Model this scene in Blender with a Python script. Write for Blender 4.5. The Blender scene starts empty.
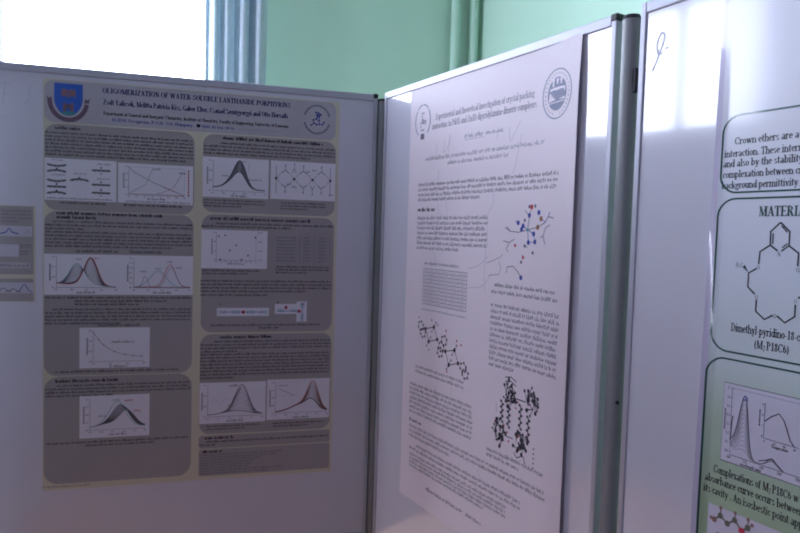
import bpy, math, random
from mathutils import Vector, Matrix
random.seed(7)
S = bpy.context.scene
COL = S.collection
PI = math.pi

# ------------------------------------------------------------------ camera, sky, exposure
F_PX, PITCH, ROLL, EYE = 649.0, .0508, .0298, 1.55
cd = bpy.data.cameras.new('camera'); cam = bpy.data.objects.new('camera', cd); COL.objects.link(cam)
cd.sensor_fit = 'HORIZONTAL'; cd.sensor_width = 36; cd.lens = 36*F_PX/800
cd.clip_start = .02
fwd = Vector((0, math.cos(PITCH), -math.sin(PITCH))); rt = Vector((1, 0, 0)); up = rt.cross(fwd)
c_, s_ = math.cos(ROLL), math.sin(ROLL)
r2 = c_*rt + s_*up; u2 = -s_*rt + c_*up
cam.matrix_world = Matrix(((r2.x, u2.x, -fwd.x, 0), (r2.y, u2.y, -fwd.y, 0), (r2.z, u2.z, -fwd.z, EYE), (0, 0, 0, 1)))
S.camera = cam

w = bpy.data.worlds.new('sky'); S.world = w; w.use_nodes = True
bg = w.node_tree.nodes['Background']
bg.inputs[0].default_value = (.75, .79, 1.0, 1); bg.inputs[1].default_value = 17.0

S.view_settings.view_transform = 'Standard'; S.view_settings.look = 'None'
S.view_settings.gamma = 1; S.view_settings.use_curve_mapping = False
S.view_settings.exposure = 0.0
S.cycles.max_bounces = 10; S.cycles.diffuse_bounces = 6; S.cycles.glossy_bounces = 4
S.cycles.transparent_max_bounces = 16
S.cycles.sample_clamp_indirect = 6
S.cycles.use_denoising = True
S.cycles.filter_width = 2.0

# room frame: corner K, far wall runs along -E (t metres left of the corner), depth along N
RA = math.radians(20)
E_ = Vector((math.cos(RA), math.sin(RA), 0)); N_ = Vector((math.sin(RA), -math.cos(RA), 0))   # N_ points into the room
K = Vector((.55, 4.4, 0))-E_*.09
ROOM_L, ROOM_D, ROOM_H = 4.5, 6.6, 3.7
def room(t, d, z=0): return K - E_*t + N_*d + Vector((0, 0, z))
def on_far(t, d, z): return room(t, d, z)                  # d > 0 inside the room
def on_left(t, d, z): return room(ROOM_L-d, t, z)
WINDOWS = [(1.58, 3.80, on_far, -N_), (.30, 1.75, on_left, -E_), (3.95, 4.36, on_left, -E_)]  # third one is unseen, added to light the middle and right boards
WIN_Z0, WIN_Z1 = .95, 3.35
for (a, b, fn, outw) in WINDOWS:                           # sky portals in the window openings
    ld = bpy.data.lights.new('window_portal', 'AREA'); ld.shape = 'RECTANGLE'
    ld.size = b-a; ld.size_y = WIN_Z1-WIN_Z0; ld.cycles.is_portal = True
    lo = bpy.data.objects.new('window_portal', ld); COL.objects.link(lo)
    p = fn((a+b)/2, -.26, (WIN_Z0+WIN_Z1)/2)
    zax = outw; yax = Vector((0, 0, 1)); xax = yax.cross(zax)
    lo.matrix_world = Matrix(((xax.x, yax.x, zax.x, p.x), (xax.y, yax.y, zax.y, p.y), (xax.z, yax.z, zax.z, p.z), (0, 0, 0, 1)))

# ------------------------------------------------------------------ materials
MATS = {}
def mat(name, col, rough=.6, metal=0, spec=.5, noise=0, nscale=8, bump=0, coat=0):
    if name in MATS: return MATS[name]
    m = bpy.data.materials.new(name); m.use_nodes = True; nt = m.node_tree
    b = nt.nodes['Principled BSDF']
    b.inputs['Base Color'].default_value = (*col, 1); b.inputs['Roughness'].default_value = rough
    b.inputs['Metallic'].default_value = metal; b.inputs['Specular IOR Level'].default_value = spec
    b.inputs['Coat Weight'].default_value = coat; b.inputs['Coat Roughness'].default_value = .05
    if noise or bump:
        tc = nt.nodes.new('ShaderNodeTexCoord'); n = nt.nodes.new('ShaderNodeTexNoise')
        n.inputs['Scale'].default_value = nscale; n.inputs['Detail'].default_value = 5
        nt.links.new(tc.outputs['Object'], n.inputs['Vector'])
        if noise:
            r = nt.nodes.new('ShaderNodeMix'); r.data_type = 'RGBA'
            r.inputs['A'].default_value = (*[v*(1-noise) for v in col], 1)
            r.inputs['B'].default_value = (*[min(1, v*(1+noise)) for v in col], 1)
            nt.links.new(n.outputs['Fac'], r.inputs['Factor']); nt.links.new(r.outputs['Result'], b.inputs['Base Color'])
        if bump:
            bp = nt.nodes.new('ShaderNodeBump'); bp.inputs['Strength'].default_value = bump; bp.inputs['Distance'].default_value = .01
            nt.links.new(n.outputs['Fac'], bp.inputs['Height']); nt.links.new(bp.outputs['Normal'], b.inputs['Normal'])
    MATS[name] = m
    return m
GREEN = mat('green_wall_paint', (.475, .69, .54), .55, noise=.05, nscale=3, bump=.05)
LILAC = mat('unseen_wall_tint', (.17, .17, .27), .6, noise=.04, nscale=3)  # unseen walls, tone chosen to cool and dim the bounced light
GREENP = mat('green_pipe_paint', (.43, .65, .50), .35, noise=.03)
CEIL = mat('ceiling_white', (.50, .50, .56), .8, noise=.03)
WHITEW = mat('white_window_paint', (.8, .8, .8), .4)
ENAMEL = mat('whiteboard_enamel', (.66, .66, .73), .13, spec=.7, noise=.02, nscale=4, coat=.8)
BACKING = mat('board_backing', (.45, .46, .48), .6)
ALU = mat('aluminium_frame', (.50, .50, .56), .45, metal=.35, noise=.03)
POST = mat('grey_post_aluminium', (.27, .28, .285), .45, metal=.2, spec=.35, noise=.04)
BLACKP = mat('black_plastic', (.015, .015, .02), .45)
INK = mat('ink_black', (.03, .03, .045), .7)
INKG = mat('ink_grey', (.16, .16, .2), .7)
INKL = mat('ink_pale_grey', (.36, .35, .40), .7)
INKB = mat('ink_blue', (.05, .08, .38), .7)
INKR = mat('ink_red', (.50, .05, .06), .7)
INKT = mat('ink_teal', (.10, .38, .40), .7)
INKN = mat('ink_navy_title', (.03, .03, .16), .7)
INKGR = mat('ink_dark_green', (.02, .10, .07), .7)
INKO = mat('ink_brown', (.30, .14, .05), .7)
MARKER = mat('marker_smudge', (.50, .50, .60), .5)
PRW = mat('print_white', (.74, .73, .80), .55)
CREAM = mat('print_cream_margin', (.60, .57, .44), .5)
GREYP = mat('print_grey_panel', (.36, .335, .335), .5, noise=.04, nscale=5)
GREYH = mat('print_header_panel', (.44, .42, .46), .5, noise=.03, nscale=5)
SHBLUE = mat('print_shield_blue', (.03, .12, .52), .5)
SHGOLD = mat('print_shield_gold', (.26, .15, .17), .5)
SHPALE = mat('print_shield_pale', (.5, .46, .52), .5)
SHGREEN = mat('print_shield_green', (.05, .26, .28), .5)
RIBBON = mat('print_ribbon_maroon', (.14, .09, .13), .5)
PAPERB = mat('paper_pinkish_white', (.80, .72, .76), .6)
SEALG = mat('print_seal_grey', (.22, .24, .34), .6)
CURT = None

def wood():
    m = bpy.data.materials.new('parquet_floor'); m.use_nodes = True; nt = m.node_tree; b = nt.nodes['Principled BSDF']
    tc = nt.nodes.new('ShaderNodeTexCoord'); br = nt.nodes.new('ShaderNodeTexBrick')
    br.inputs['Scale'].default_value = 3; br.inputs['Mortar Size'].default_value = .006
    br.inputs['Color1'].default_value = (.30, .125, .062, 1); br.inputs['Color2'].default_value = (.37, .16, .08, 1); br.inputs['Mortar'].default_value = (.12, .06, .03, 1)
    nt.links.new(tc.outputs['Object'], br.inputs['Vector']); nt.links.new(br.outputs['Color'], b.inputs['Base Color'])
    b.inputs['Roughness'].default_value = .35
    return m
FLOOR = wood()
def glass():
    m = bpy.data.materials.new('window_glass'); m.use_nodes = True; nt = m.node_tree
    nt.nodes.remove(nt.nodes['Principled BSDF']); out = nt.nodes['Material Output']
    t = nt.nodes.new('ShaderNodeBsdfTransparent'); t.inputs[0].default_value = (.96, .98, .98, 1)
    g = nt.nodes.new('ShaderNodeBsdfGlossy'); g.inputs['Roughness'].default_value = .02
    mx = nt.nodes.new('ShaderNodeMixShader'); mx.inputs[0].default_value = .06
    nt.links.new(t.outputs[0], mx.inputs[1]); nt.links.new(g.outputs[0], mx.inputs[2]); nt.links.new(mx.outputs[0], out.inputs[0])
    return m
GLASS = glass()
def curtain_mat():
    m = bpy.data.materials.new('blue_curtain_cloth'); m.use_nodes = True; nt = m.node_tree
    nt.nodes.remove(nt.nodes['Principled BSDF']); out = nt.nodes['Material Output']
    tc = nt.nodes.new('ShaderNodeTexCoord'); mp = nt.nodes.new('ShaderNodeMapping'); mp.inputs['Scale'].default_value = (60, 60, 25)
    n = nt.nodes.new('ShaderNodeTexNoise'); n.inputs['Scale'].default_value = 1.5; n.inputs['Detail'].default_value = 3
    r = nt.nodes.new('ShaderNodeMix'); r.data_type = 'RGBA'
    r.inputs['A'].default_value = (.46, .55, .60, 1); r.inputs['B'].default_value = (.66, .74, .77, 1)
    nt.links.new(tc.outputs['Object'], mp.inputs[0]); nt.links.new(mp.outputs[0], n.inputs['Vector']); nt.links.new(n.outputs['Fac'], r.inputs['Factor'])
    d = nt.nodes.new('ShaderNodeBsdfDiffuse'); t = nt.nodes.new('ShaderNodeBsdfTranslucent'); mx = nt.nodes.new('ShaderNodeMixShader'); mx.inputs[0].default_value = .25
    nt.links.new(r.outputs['Result'], d.inputs[0]); nt.links.new(r.outputs['Result'], t.inputs[0])
    nt.links.new(d.outputs[0], mx.inputs[1]); nt.links.new(t.outputs[0], mx.inputs[2]); nt.links.new(mx.outputs[0], out.inputs[0])
    return m
CURT = curtain_mat()
def gradient_print(name, stops, axis='Z'):
    """printed colour gradient of a poster background (the print itself runs from lavender to green)"""
    m = bpy.data.materials.new(name); m.use_nodes = True; nt = m.node_tree; b = nt.nodes['Principled BSDF']
    tc = nt.nodes.new('ShaderNodeTexCoord'); sp = nt.nodes.new('ShaderNodeSeparateXYZ'); rp = nt.nodes.new('ShaderNodeValToRGB')
    nt.links.new(tc.outputs['Object'], sp.inputs[0]); nt.links.new(sp.outputs[axis], rp.inputs[0]); nt.links.new(rp.outputs[0], b.inputs['Base Color'])
    while len(rp.color_ramp.elements) < len(stops): rp.color_ramp.elements.new(.5)
    for e, (p, c) in zip(rp.color_ramp.elements, stops): e.position = p; e.color = (*c, 1)
    b.inputs['Roughness'].default_value = .25; b.inputs['Coat Weight'].default_value = .8; b.inputs['Coat Roughness'].default_value = .1
    return m

# ------------------------------------------------------------------ object helpers
def tag(o, label=None, cat=None, group=None, kind=None):
    if label: o['label'] = label
    if cat: o['category'] = cat
    if group: o['group'] = group
    if kind: o['kind'] = kind
    return o
def empty(name, loc, rz=0):
    o = bpy.data.objects.new(name, None); COL.objects.link(o); o.location = loc; o.rotation_euler = (0, 0, rz); o.empty_display_size = .1
    return o
class MB:
    """3-D mesh builder"""
    def __init__(s): s.v = []; s.f = []; s.m = []; s.mats = []
    def mi(s, m):
        if m not in s.mats: s.mats.append(m)
        return s.mats.index(m)
    def face(s, pts, m):
        i = len(s.v); s.v += [tuple(p) for p in pts]; s.f.append(tuple(range(i, i+len(pts)))); s.m.append(s.mi(m))
    def box(s, a, b, m, fn=None):
        x0, y0, z0 = a; x1, y1, z1 = b; i = len(s.v)
        P = [(x0, y0, z0), (x1, y0, z0), (x1, y1, z0), (x0, y1, z0), (x0, y0, z1), (x1, y0, z1), (x1, y1, z1), (x0, y1, z1)]
        if fn: P = [tuple(fn(*p)) for p in P]
        s.v += P; k = s.mi(m)
        for q in ((0, 3, 2, 1), (4, 5, 6, 7), (0, 1, 5, 4), (1, 2, 6, 5), (2, 3, 7, 6), (3, 0, 4, 7)):
            s.f.append(tuple(i+j for j in q)); s.m.append(k)
    def cyl(s, c, r, z0, z1, m, n=20, ry=None, r1=None, axis='z'):
        ry = ry or r; i = len(s.v); k = s.mi(m)
        for z, f in ((z0, 1), (z1, (r1 or r)/r)):
            for j in range(n):
                a = 2*PI*j/n; u, v = r*f*math.cos(a), ry*f*math.sin(a)
                s.v.append((c[0]+u, c[1]+v, z) if axis == 'z' else (c[0]+u, z, c[1]+v))
        for j in range(n):
            s.f.append((i+j, i+(j+1) % n, i+n+(j+1) % n, i+n+j)); s.m.append(k)
        s.f.append(tuple(i+j for j in reversed(range(n)))); s.m.append(k)
        s.f.append(tuple(i+n+j for j in range(n))); s.m.append(k)
    def build(s, name, parent=None, smooth=False, bevel=0, loc=None, rz=0):
        me = bpy.data.meshes.new(name); me.from_pydata(s.v, [], s.f)
        for m in s.mats: me.materials.append(m)
        me.polygons.foreach_set('material_index', s.m)
        if smooth: me.polygons.foreach_set('use_smooth', [True]*len(s.f))
        me.update()
        o = bpy.data.objects.new(name, me); COL.objects.link(o)
        if parent: o.parent = parent
        if loc is not None: o.location = loc
        o.rotation_euler = (0, 0, rz)
        if bevel:
            b = o.modifiers.new('bevel', 'BEVEL'); b.width = bevel; b.segments = 2; b.limit_method = 'ANGLE'
        if smooth and not bevel:
            try: me.set_sharp_from_angle(angle=math.radians(40))
            except Exception: pass
        return o

# ------------------------------------------------------------------ flat print helpers
DL = .00016
class Print:
    """ink laid on a sheet: shapes in sheet coordinates (x right, z up), in layers above the paper"""
    def __init__(s, warp=None): s.g = MB(); s.warp = warp or (lambda x, z: 0.)
    def poly(s, pts, m, layer=1):
        s.g.face([(x, -s.warp(x, z)-.0004-layer*DL, z) for x, z in pts], m)
    def rect(s, x0, z0, x1, z1, m, layer=1): s.poly([(x0, z0), (x1, z0), (x1, z1), (x0, z1)], m, layer)
    def rrect(s, x0, z0, x1, z1, r, m, layer=1, n=8): s.poly(rpath(x0, z0, x1, z1, r, n), m, layer)
    def disc(s, x, z, rx, rz, m, layer=1, n=20):
        s.poly([(x+rx*math.cos(2*PI*i/n), z+rz*math.sin(2*PI*i/n)) for i in range(n)], m, layer)
    def stroke(s, pts, wd, m, layer=2, closed=False):
        n = len(pts); L = []; R = []
        for i in range(n):
            if closed: a, b = pts[i-1], pts[(i+1) % n]
            else: a, b = pts[max(0, i-1)], pts[min(n-1, i+1)]
            dx, dz = b[0]-a[0], b[1]-a[1]; l = math.hypot(dx, dz) or 1
            hw = (pts[i][2] if len(pts[i]) > 2 else wd)/2
            L.append((pts[i][0]-dz/l*hw, pts[i][1]+dx/l*hw)); R.append((pts[i][0]+dz/l*hw, pts[i][1]-dx/l*hw))
        for i in range(n if closed else n-1):
            j = (i+1) % n
            s.poly([R[i], R[j], L[j], L[i]], m, layer)
    def arc(s, x, z, rx, rz, a0, a1, wd, m, layer=2, n=20):
        s.stroke([(x+rx*math.cos(math.radians(a0+(a1-a0)*i/n)), z+rz*math.sin(math.radians(a0+(a1-a0)*i/n))) for i in range(n+1)], wd, m, layer)
    def ring(s, x, z, rx, rz, wd, m, layer=2, n=36):
        s.stroke([(x+rx*math.cos(2*PI*i/n), z+rz*math.sin(2*PI*i/n)) for i in range(n)], wd, m, layer, True)
    def text(s, txt, x, z, cap, m, width=None, align='l', T=20, t=9, layer=2, ang=0, sub=()):
        k = cap/100.
        adv = sum(glyph(c)[0] for c in txt)*k
        sx = k*(width/adv if width else 1); tot = width or adv
        px = {'l': 0, 'c': -tot/2, 'r': -tot}[align]
        ca, sa = math.cos(ang), math.sin(ang)
        for i, c in enumerate(txt):
            g = glyph(c); q, dz = (.68, -.18*cap) if i in sub else (1, 0)
            for op in g[1]:
                for quad in glyph_quads(op, T, t):
                    P = [(px+u*sx*q, v*k*q+dz) for u, v in quad]
                    s.poly([(x+a*ca-b*sa, z+a*sa+b*ca) for a, b in P], m, layer)
            px += g[0]*sx
    def greek(s, x0, z0, x1, lines, pitch, xh, m, last=.6, ind=0, layer=2, dens=1.0, w_=None):
        """illegible small type: one stem-and-bar mark per letter, in words"""
        for i in range(lines):
            x = x0+(ind if i == 0 else 0); xe = x1 if i < lines-1 else x0+(x1-x0)*last
            z = z0-i*pitch
            while x < xe-xh*.6:
                nl = random.randint(2, 9)
                for _ in range(nl):
                    if x > xe-xh*.4: break
                    wd = xh*random.choice((.55, .7, .9)); h = xh*random.choice((1, 1, 1, 1.45))
                    st = (w_ or xh*.26)
                    s.rect(x, z, x+st, z+h, m, layer)
                    b = random.choice((0, .4, .8))*xh
                    s.rect(x+st, z+b, x+wd-xh*.1, z+b+xh*.22, m, layer)
                    x += wd/dens
                x += xh*.6
    def build(s, name, parent): return s.g.build(name, parent)
def rpath(x0, z0, x1, z1, r, n=8):
    P = []
    for cx, cz, a in ((x1-r, z1-r, 0), (x0+r, z1-r, 90), (x0+r, z0+r, 180), (x1-r, z0+r, 270)):
        P += [(cx+r*math.cos(math.radians(a+90*i/n)), cz+r*math.sin(math.radians(a+90*i/n))) for i in range(n+1)]
    return P

# ---- a small serif stroke alphabet. V stem, A arc, L line, F serif, D dot, P free path
def _V(x, a, b, f=''): return ('V', x, a, b, f)
def _A(x, y, rx, ry, a=0, b=360): return ('A', x, y, rx, ry, a, b)
def _L(x0, y0, x1, y1, w='t'): return ('L', x0, y0, x1, y1, w)
def _F(x, y, w=30): return ('F', x, y, w)
def _D(x, y, r=11): return ('D', x, y, r)
GL = {
 ' ': (28, []), '.': (26, [_D(12, 9)]), ',': (26, [_D(12, 9), _L(15, 6, 8, -16)]), '-': (36, [_L(4, 32, 30, 32, 'h')]), '/': (32, [_L(2, -4, 28, 102)]),
 ':': (28, [_D(13, 9), _D(13, 58)]), '(': (36, [_A(40, 38, 30, 66, 125, 235)]), ')': (36, [_A(-6, 38, 30, 66, -55, 55)]), '[': (34, [_L(12, -25, 12, 105, 'h'), _L(12, 102, 28, 102), _L(12, -22, 28, -22)]),
 ']': (34, [_L(22, -25, 22, 105, 'h'), _L(22, 102, 6, 102), _L(22, -22, 6, -22)]), "'": (18, [_L(9, 100, 8, 78, 'h')]), '+': (52, [_L(6, 35, 46, 35, 'h'), _L(26, 14, 26, 56, 'h')]), '=': (52, [_L(6, 26, 46, 26, 'h'), _L(6, 46, 46, 46, 'h')]),
 'a': (52, [_A(22, 18, 16, 19), _V(39, 4, 50), _A(24, 50, 15, 17, 0, 155), _L(39, 6, 50, 3)]),
 'b': (58, [_V(12, 0, 103, 'l'), _A(30, 34, 20, 33)]), 'c': (46, [_A(26, 34, 19, 33, 40, 320), _D(39, 52, 8)]), 'd': (58, [_A(25, 34, 19, 33), _V(45, 0, 103, 'lb')]),
 'e': (48, [_A(25, 34, 19, 33, 5, 318), _L(8, 39, 44, 39)]), 'f': (36, [_V(14, 0, 84, 'b'), _A(27, 84, 13, 17, 50, 180), _L(2, 66, 32, 66)]),
 'g': (52, [_A(23, 44, 16, 23), _A(24, -11, 20, 17), _L(16, 22, 14, 6, 'h'), _L(34, 60, 50, 62, 'h')]), 'h': (60, [_V(12, 0, 103, 'lb'), _A(30, 46, 18, 21, 0, 170), _V(48, 0, 46, 'b')]),
 'i': (30, [_V(14, 0, 68, 'lb'), _D(14, 92)]), 'j': (30, [_V(16, -12, 68, 'l'), _A(6, -12, 10, 16, 250, 360), _D(16, 92)]), 'k': (60, [_V(12, 0, 103, 'lb'), _L(18, 28, 44, 64), _L(27, 38, 48, 2, 'T'), _F(45, 66, 20), _F(49, 0, 22)]),
 'l': (30, [_V(14, 0, 103, 'lb')]), 'm': (92, [_V(12, 0, 68, 'lb'), _A(29, 46, 17, 21, 0, 170), _V(46, 0, 46, 'b'), _A(63, 46, 17, 21, 0, 170), _V(80, 0, 46, 'b')]),
 'n': (60, [_V(12, 0, 68, 'lb'), _A(30, 46, 18, 21, 0, 170), _V(48, 0, 46, 'b')]), 'o': (52, [_A(26, 34, 20, 33)]), 'p': (58, [_V(12, -30, 68, 'lb'), _A(30, 34, 20, 33)]), 'q': (58, [_A(26, 34, 20, 33), _V(45, -30, 68, 'b')]),
 'r': (45, [_V(12, 0, 68, 'lb'), _A(30, 46, 17, 20, 60, 165), _D(37, 58, 8)]), 's': (42, [_A(22, 50, 14, 16, 40, 250), _A(20, 17, 14, 17, -140, 80)]), 't': (36, [_V(14, 12, 88), _A(25, 14, 11, 14, 180, 300), _L(2, 66, 32, 66)]),
 'u': (60, [_V(12, 20, 68, 'l'), _A(29, 21, 17, 20, 180, 350), _V(46, 0, 68, 'lb')]), 'v': (54, [_L(11, 66, 28, 2, 'T'), _L(28, 2, 44, 66), _F(11, 66, 24), _F(44, 66, 18)]), 'w': (80, [_L(11, 66, 25, 2, 'T'), _L(25, 2, 39, 62), _L(39, 62, 54, 2, 'T'), _L(54, 2, 69, 66), _F(11, 66, 24), _F(69, 66, 18), _F(39, 66, 20)]),
 'x': (54, [_L(11, 66, 43, 2, 'T'), _L(11, 2, 42, 66), _F(11, 66, 22), _F(44, 0, 22), _F(11, 0, 18), _F(42, 66, 18)]), 'y': (54, [_L(11, 66, 28, 2, 'T'), _L(44, 66, 20, -26), _D(14, -22, 9), _F(11, 66, 24), _F(44, 66, 18)]), 'z': (46, [_L(6, 64, 40, 64, 'h'), _L(38, 62, 8, 4, 'T'), _L(6, 3, 42, 3, 'h')]),
 'A': (74, [_L(36, 100, 12, 2), _L(34, 98, 60, 2, 'T'), _L(20, 34, 50, 34), _F(12, 0, 24), _F(60, 0, 28)]), 'B': (68, [_V(16, 0, 100, 'bt'), _A(30, 75, 22, 24, -90, 90), _A(30, 26, 27, 25, -90, 90), _L(16, 98, 30, 98), _L(16, 50, 30, 50), _L(16, 2, 30, 2)]),
 'C': (72, [_A(38, 50, 30, 49, 40, 322), _L(61, 96, 61, 70)]), 'D': (74, [_V(16, 0, 100, 'bt'), _A(32, 50, 32, 48, -90, 90), _L(16, 98, 32, 98), _L(16, 2, 32, 2)]), 'E': (66, [_V(16, 0, 100, 'bt'), _L(16, 98, 56, 98), _L(56, 98, 56, 80), _L(16, 50, 44, 50), _L(44, 60, 44, 40), _L(16, 2, 58, 2), _L(58, 2, 60, 22)]),
 'F': (62, [_V(16, 0, 100, 'bt'), _L(16, 98, 56, 98), _L(56, 98, 56, 78), _L(16, 50, 42, 50), _L(42, 60, 42, 40)]), 'G': (78, [_A(38, 50, 30, 49, 45, 330), _L(61, 96, 61, 72), _V(62, 4, 42), _F(62, 42, 30)]), 'H': (80, [_V(16, 0, 100, 'bt'), _V(62, 0, 100, 'bt'), _L(16, 51, 62, 51)]),
 'I': (40, [_V(20, 0, 100, 'bt')]), 'J': (50, [_V(30, 20, 100, 't'), _A(19, 20, 12, 20, 190, 360)]), 'K': (78, [_V(16, 0, 100, 'bt'), _L(22, 44, 58, 98), _L(32, 58, 62, 2, 'T'), _F(58, 100, 26), _F(64, 0, 28)]), 'L': (66, [_V(16, 0, 100, 'bt'), _L(16, 2, 58, 2), _L(58, 2, 60, 26)]),
 'M': (96, [_L(14, 0, 14, 100), _L(16, 100, 46, 4, 'T'), _L(46, 4, 76, 100), _V(78, 0, 100, 'bt'), _F(14, 0, 24), _F(14, 100, 26)]), 'N': (76, [_L(14, 0, 14, 100), _L(14, 98, 58, 4, 'T'), _L(60, 0, 60, 100), _F(14, 0, 24), _F(12, 100, 24), _F(60, 100, 24)]), 'O': (78, [_A(39, 50, 31, 49)]),
 'P': (64, [_V(16, 0, 100, 'bt'), _A(30, 73, 25, 25, -90, 90), _L(16, 98, 30, 98), _L(16, 48, 30, 48)]), 'Q': (78, [_A(39, 50, 31, 49), _L(38, 6, 66, -20, 'h')]), 'R': (74, [_V(16, 0, 100, 'bt'), _A(30, 75, 24, 24, -90, 90), _L(16, 98, 30, 98), _L(16, 51, 30, 51), _L(36, 50, 60, 2, 'T'), _F(62, 0, 22)]),
 'S': (58, [_A(30, 74, 19, 25, 35, 255), _A(28, 25, 20, 25, -145, 80), _L(47, 96, 47, 74), _L(8, 26, 8, 4)]), 'T': (68, [_V(34, 0, 100, 'b'), _L(6, 98, 62, 98), _L(6, 98, 5, 74), _L(62, 98, 63, 74)]), 'U': (76, [_V(16, 30, 100, 't'), _A(38, 30, 22, 29, 180, 360), _L(60, 30, 60, 100), _F(60, 100, 24)]),
 'V': (74, [_L(12, 98, 37, 2, 'T'), _L(37, 2, 60, 98), _F(12, 100, 28), _F(60, 100, 24)]), 'W': (104, [_L(12, 98, 33, 2, 'T'), _L(33, 2, 52, 96), _L(52, 96, 72, 2, 'T'), _L(72, 2, 92, 98), _F(12, 100, 28), _F(92, 100, 22), _F(52, 100, 24)]), 'X': (74, [_L(12, 98, 60, 2, 'T'), _L(12, 2, 58, 98), _F(12, 100, 26), _F(62, 0, 26), _F(12, 0, 22), _F(58, 100, 22)]),
 'Y': (72, [_L(12, 98, 36, 48, 'T'), _L(36, 48, 58, 98), _V(36, 0, 48, 'b'), _F(12, 100, 28), _F(58, 100, 22)]), 'Z': (66, [_L(8, 97, 56, 97, 'h'), _L(54, 96, 10, 4, 'T'), _L(8, 3, 58, 3, 'h')]),
 '0': (50, [_A(25, 50, 18, 49)]), '1': (50, [_V(26, 0, 100, 'b'), _L(26, 98, 12, 88)]), '2': (50, [_A(24, 74, 17, 25, -20, 165), _L(39, 66, 8, 6), _L(8, 5, 44, 5, 'h')]), '3': (50, [_A(23, 76, 16, 23, -85, 150), _A(22, 27, 19, 27, -150, 85)]), '4': (50, [_V(33, 0, 100), _L(31, 98, 4, 34), _L(4, 32, 46, 32, 'h')]),
 '5': (50, [_L(14, 97, 42, 97, 'h'), _L(14, 96, 11, 58), _A(22, 32, 19, 31, -150, 110)]), '6': (50, [_A(25, 32, 18, 31), _A(44, 50, 37, 50, 115, 190)]), '7': (50, [_L(6, 97, 44, 97, 'h'), _L(43, 96, 20, 0, 'h')]), '8': (50, [_A(25, 75, 15, 23), _A(25, 26, 18, 26)]), '9': (50, [_A(25, 68, 18, 31), _A(6, 50, 37, 50, -65, 10)]),
}
def glyph(c): return GL.get(c) or GL['o']
def glyph_quads(op, T, t):
    k = op[0]; h = (T+t)/2.6
    if k == 'V':
        _, x, a, b, f = op; hw = T/2; q = [[(x-hw, a), (x+hw, a), (x+hw, b), (x-hw, b)]]
        sw = T*.5+9; th = t*.9
        if 'b' in f: q.append([(x-sw, a), (x+sw, a), (x+sw, a+th), (x-sw, a+th)])
        if 't' in f: q.append([(x-sw, b-th), (x+sw, b-th), (x+sw, b), (x-sw, b)])
        if 'l' in f: q.append([(x-sw-1, b-th-5), (x, b-th-2), (x, b), (x-sw-1, b-4)])
        return q
    if k == 'L':
        _, x0, y0, x1, y1, wn = op; wd = {'t': t, 'T': T, 'h': h*.75}[wn]
        dx, dy = x1-x0, y1-y0; l = math.hypot(dx, dy) or 1; nx, ny = -dy/l*wd/2, dx/l*wd/2
        return [[(x0-nx, y0-ny), (x1-nx, y1-ny), (x1+nx, y1+ny), (x0+nx, y0+ny)]]
    if k == 'F':
        _, x, y, wd = op; th = t*.9; y = y-th if y > 30 else y
        return [[(x-wd/2, y), (x+wd/2, y), (x+wd/2, y+th), (x-wd/2, y+th)]]
    if k == 'D':
        _, x, y, r = op; r = min(r, T*.55)
        return [[(x+r*math.cos(2*PI*i/8), y+r*math.sin(2*PI*i/8)) for i in range(8)]]
    _, x, y, rx, ry, a, b = op; n = max(5, int(abs(b-a)/24)); L = []
    for i in range(n+1):
        th = math.radians(a+(b-a)*i/n); wd = t+(T-t)*abs(math.cos(th))**1.4
        o, q = (rx+wd*.35, rx-wd*.65), (ry-t*.1, ry-t*1.1)
        L.append(((x+o[0]*math.cos(th), y+q[0]*math.sin(th)), (x+o[1]*math.cos(th), y+q[1]*math.sin(th))))
    return [[L[i][0], L[i+1][0], L[i+1][1], L[i][1]] for i in range(n)]

# ------------------------------------------------------------------ the room
RZ = RA                                    # objects built in room axes: x along E_, y along -N_ (outwards)
def roomfn(t, d, z): return room(t, d, z)
fl = MB(); fl.box((-.3, -.3, -.1), (ROOM_L+.3, ROOM_D+.3, 0), FLOOR, lambda t, d, z: room(t, d, z)); tag(fl.build('floor'), kind='structure')
ce = MB(); ce.box((-.3, -.3, ROOM_H), (ROOM_L+.3, ROOM_D+.3, ROOM_H+.1), CEIL, roomfn); tag(ce.build('ceiling'), kind='structure')
def holed(nm, a0, a1, holes, fn, m):
    q = MB(); e = [a0]+[v for h in holes for v in h]+[a1]
    for k in range(0, len(e), 2): q.box((e[k], -.3, 0), (e[k+1], 0, ROOM_H), m, fn)
    for a, b in holes: q.box((a, -.3, 0), (b, 0, WIN_Z0), m, fn); q.box((a, -.3, WIN_Z1), (b, 0, ROOM_H), m, fn)
    tag(q.build(nm), kind='structure')
holed('wall_far', -.3, ROOM_L+.3, [w_[:2] for w_ in WINDOWS[:1]], on_far, GREEN)
holed('wall_left', 0, ROOM_D, [w_[:2] for w_ in WINDOWS[1:]], on_left, LILAC)
for nm, a, b, m in (('wall_right', (-.3, 0, 0), (0, ROOM_D, ROOM_H), GREEN), ('wall_near', (-.3, ROOM_D, 0), (ROOM_L+.3, ROOM_D+.3, ROOM_H), LILAC)):
    m_ = MB(); m_.box(a, b, m, roomfn); tag(m_.build(nm), kind='structure')
for nm, a, b in (('baseboard_far', (0, 0, 0), (ROOM_L, .02, .12)), ('baseboard_right', (0, .02, 0), (.02, ROOM_D, .12))):
    m_ = MB(); m_.box(a, b, WHITEW, roomfn); tag(m_.build(nm), kind='structure')
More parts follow.
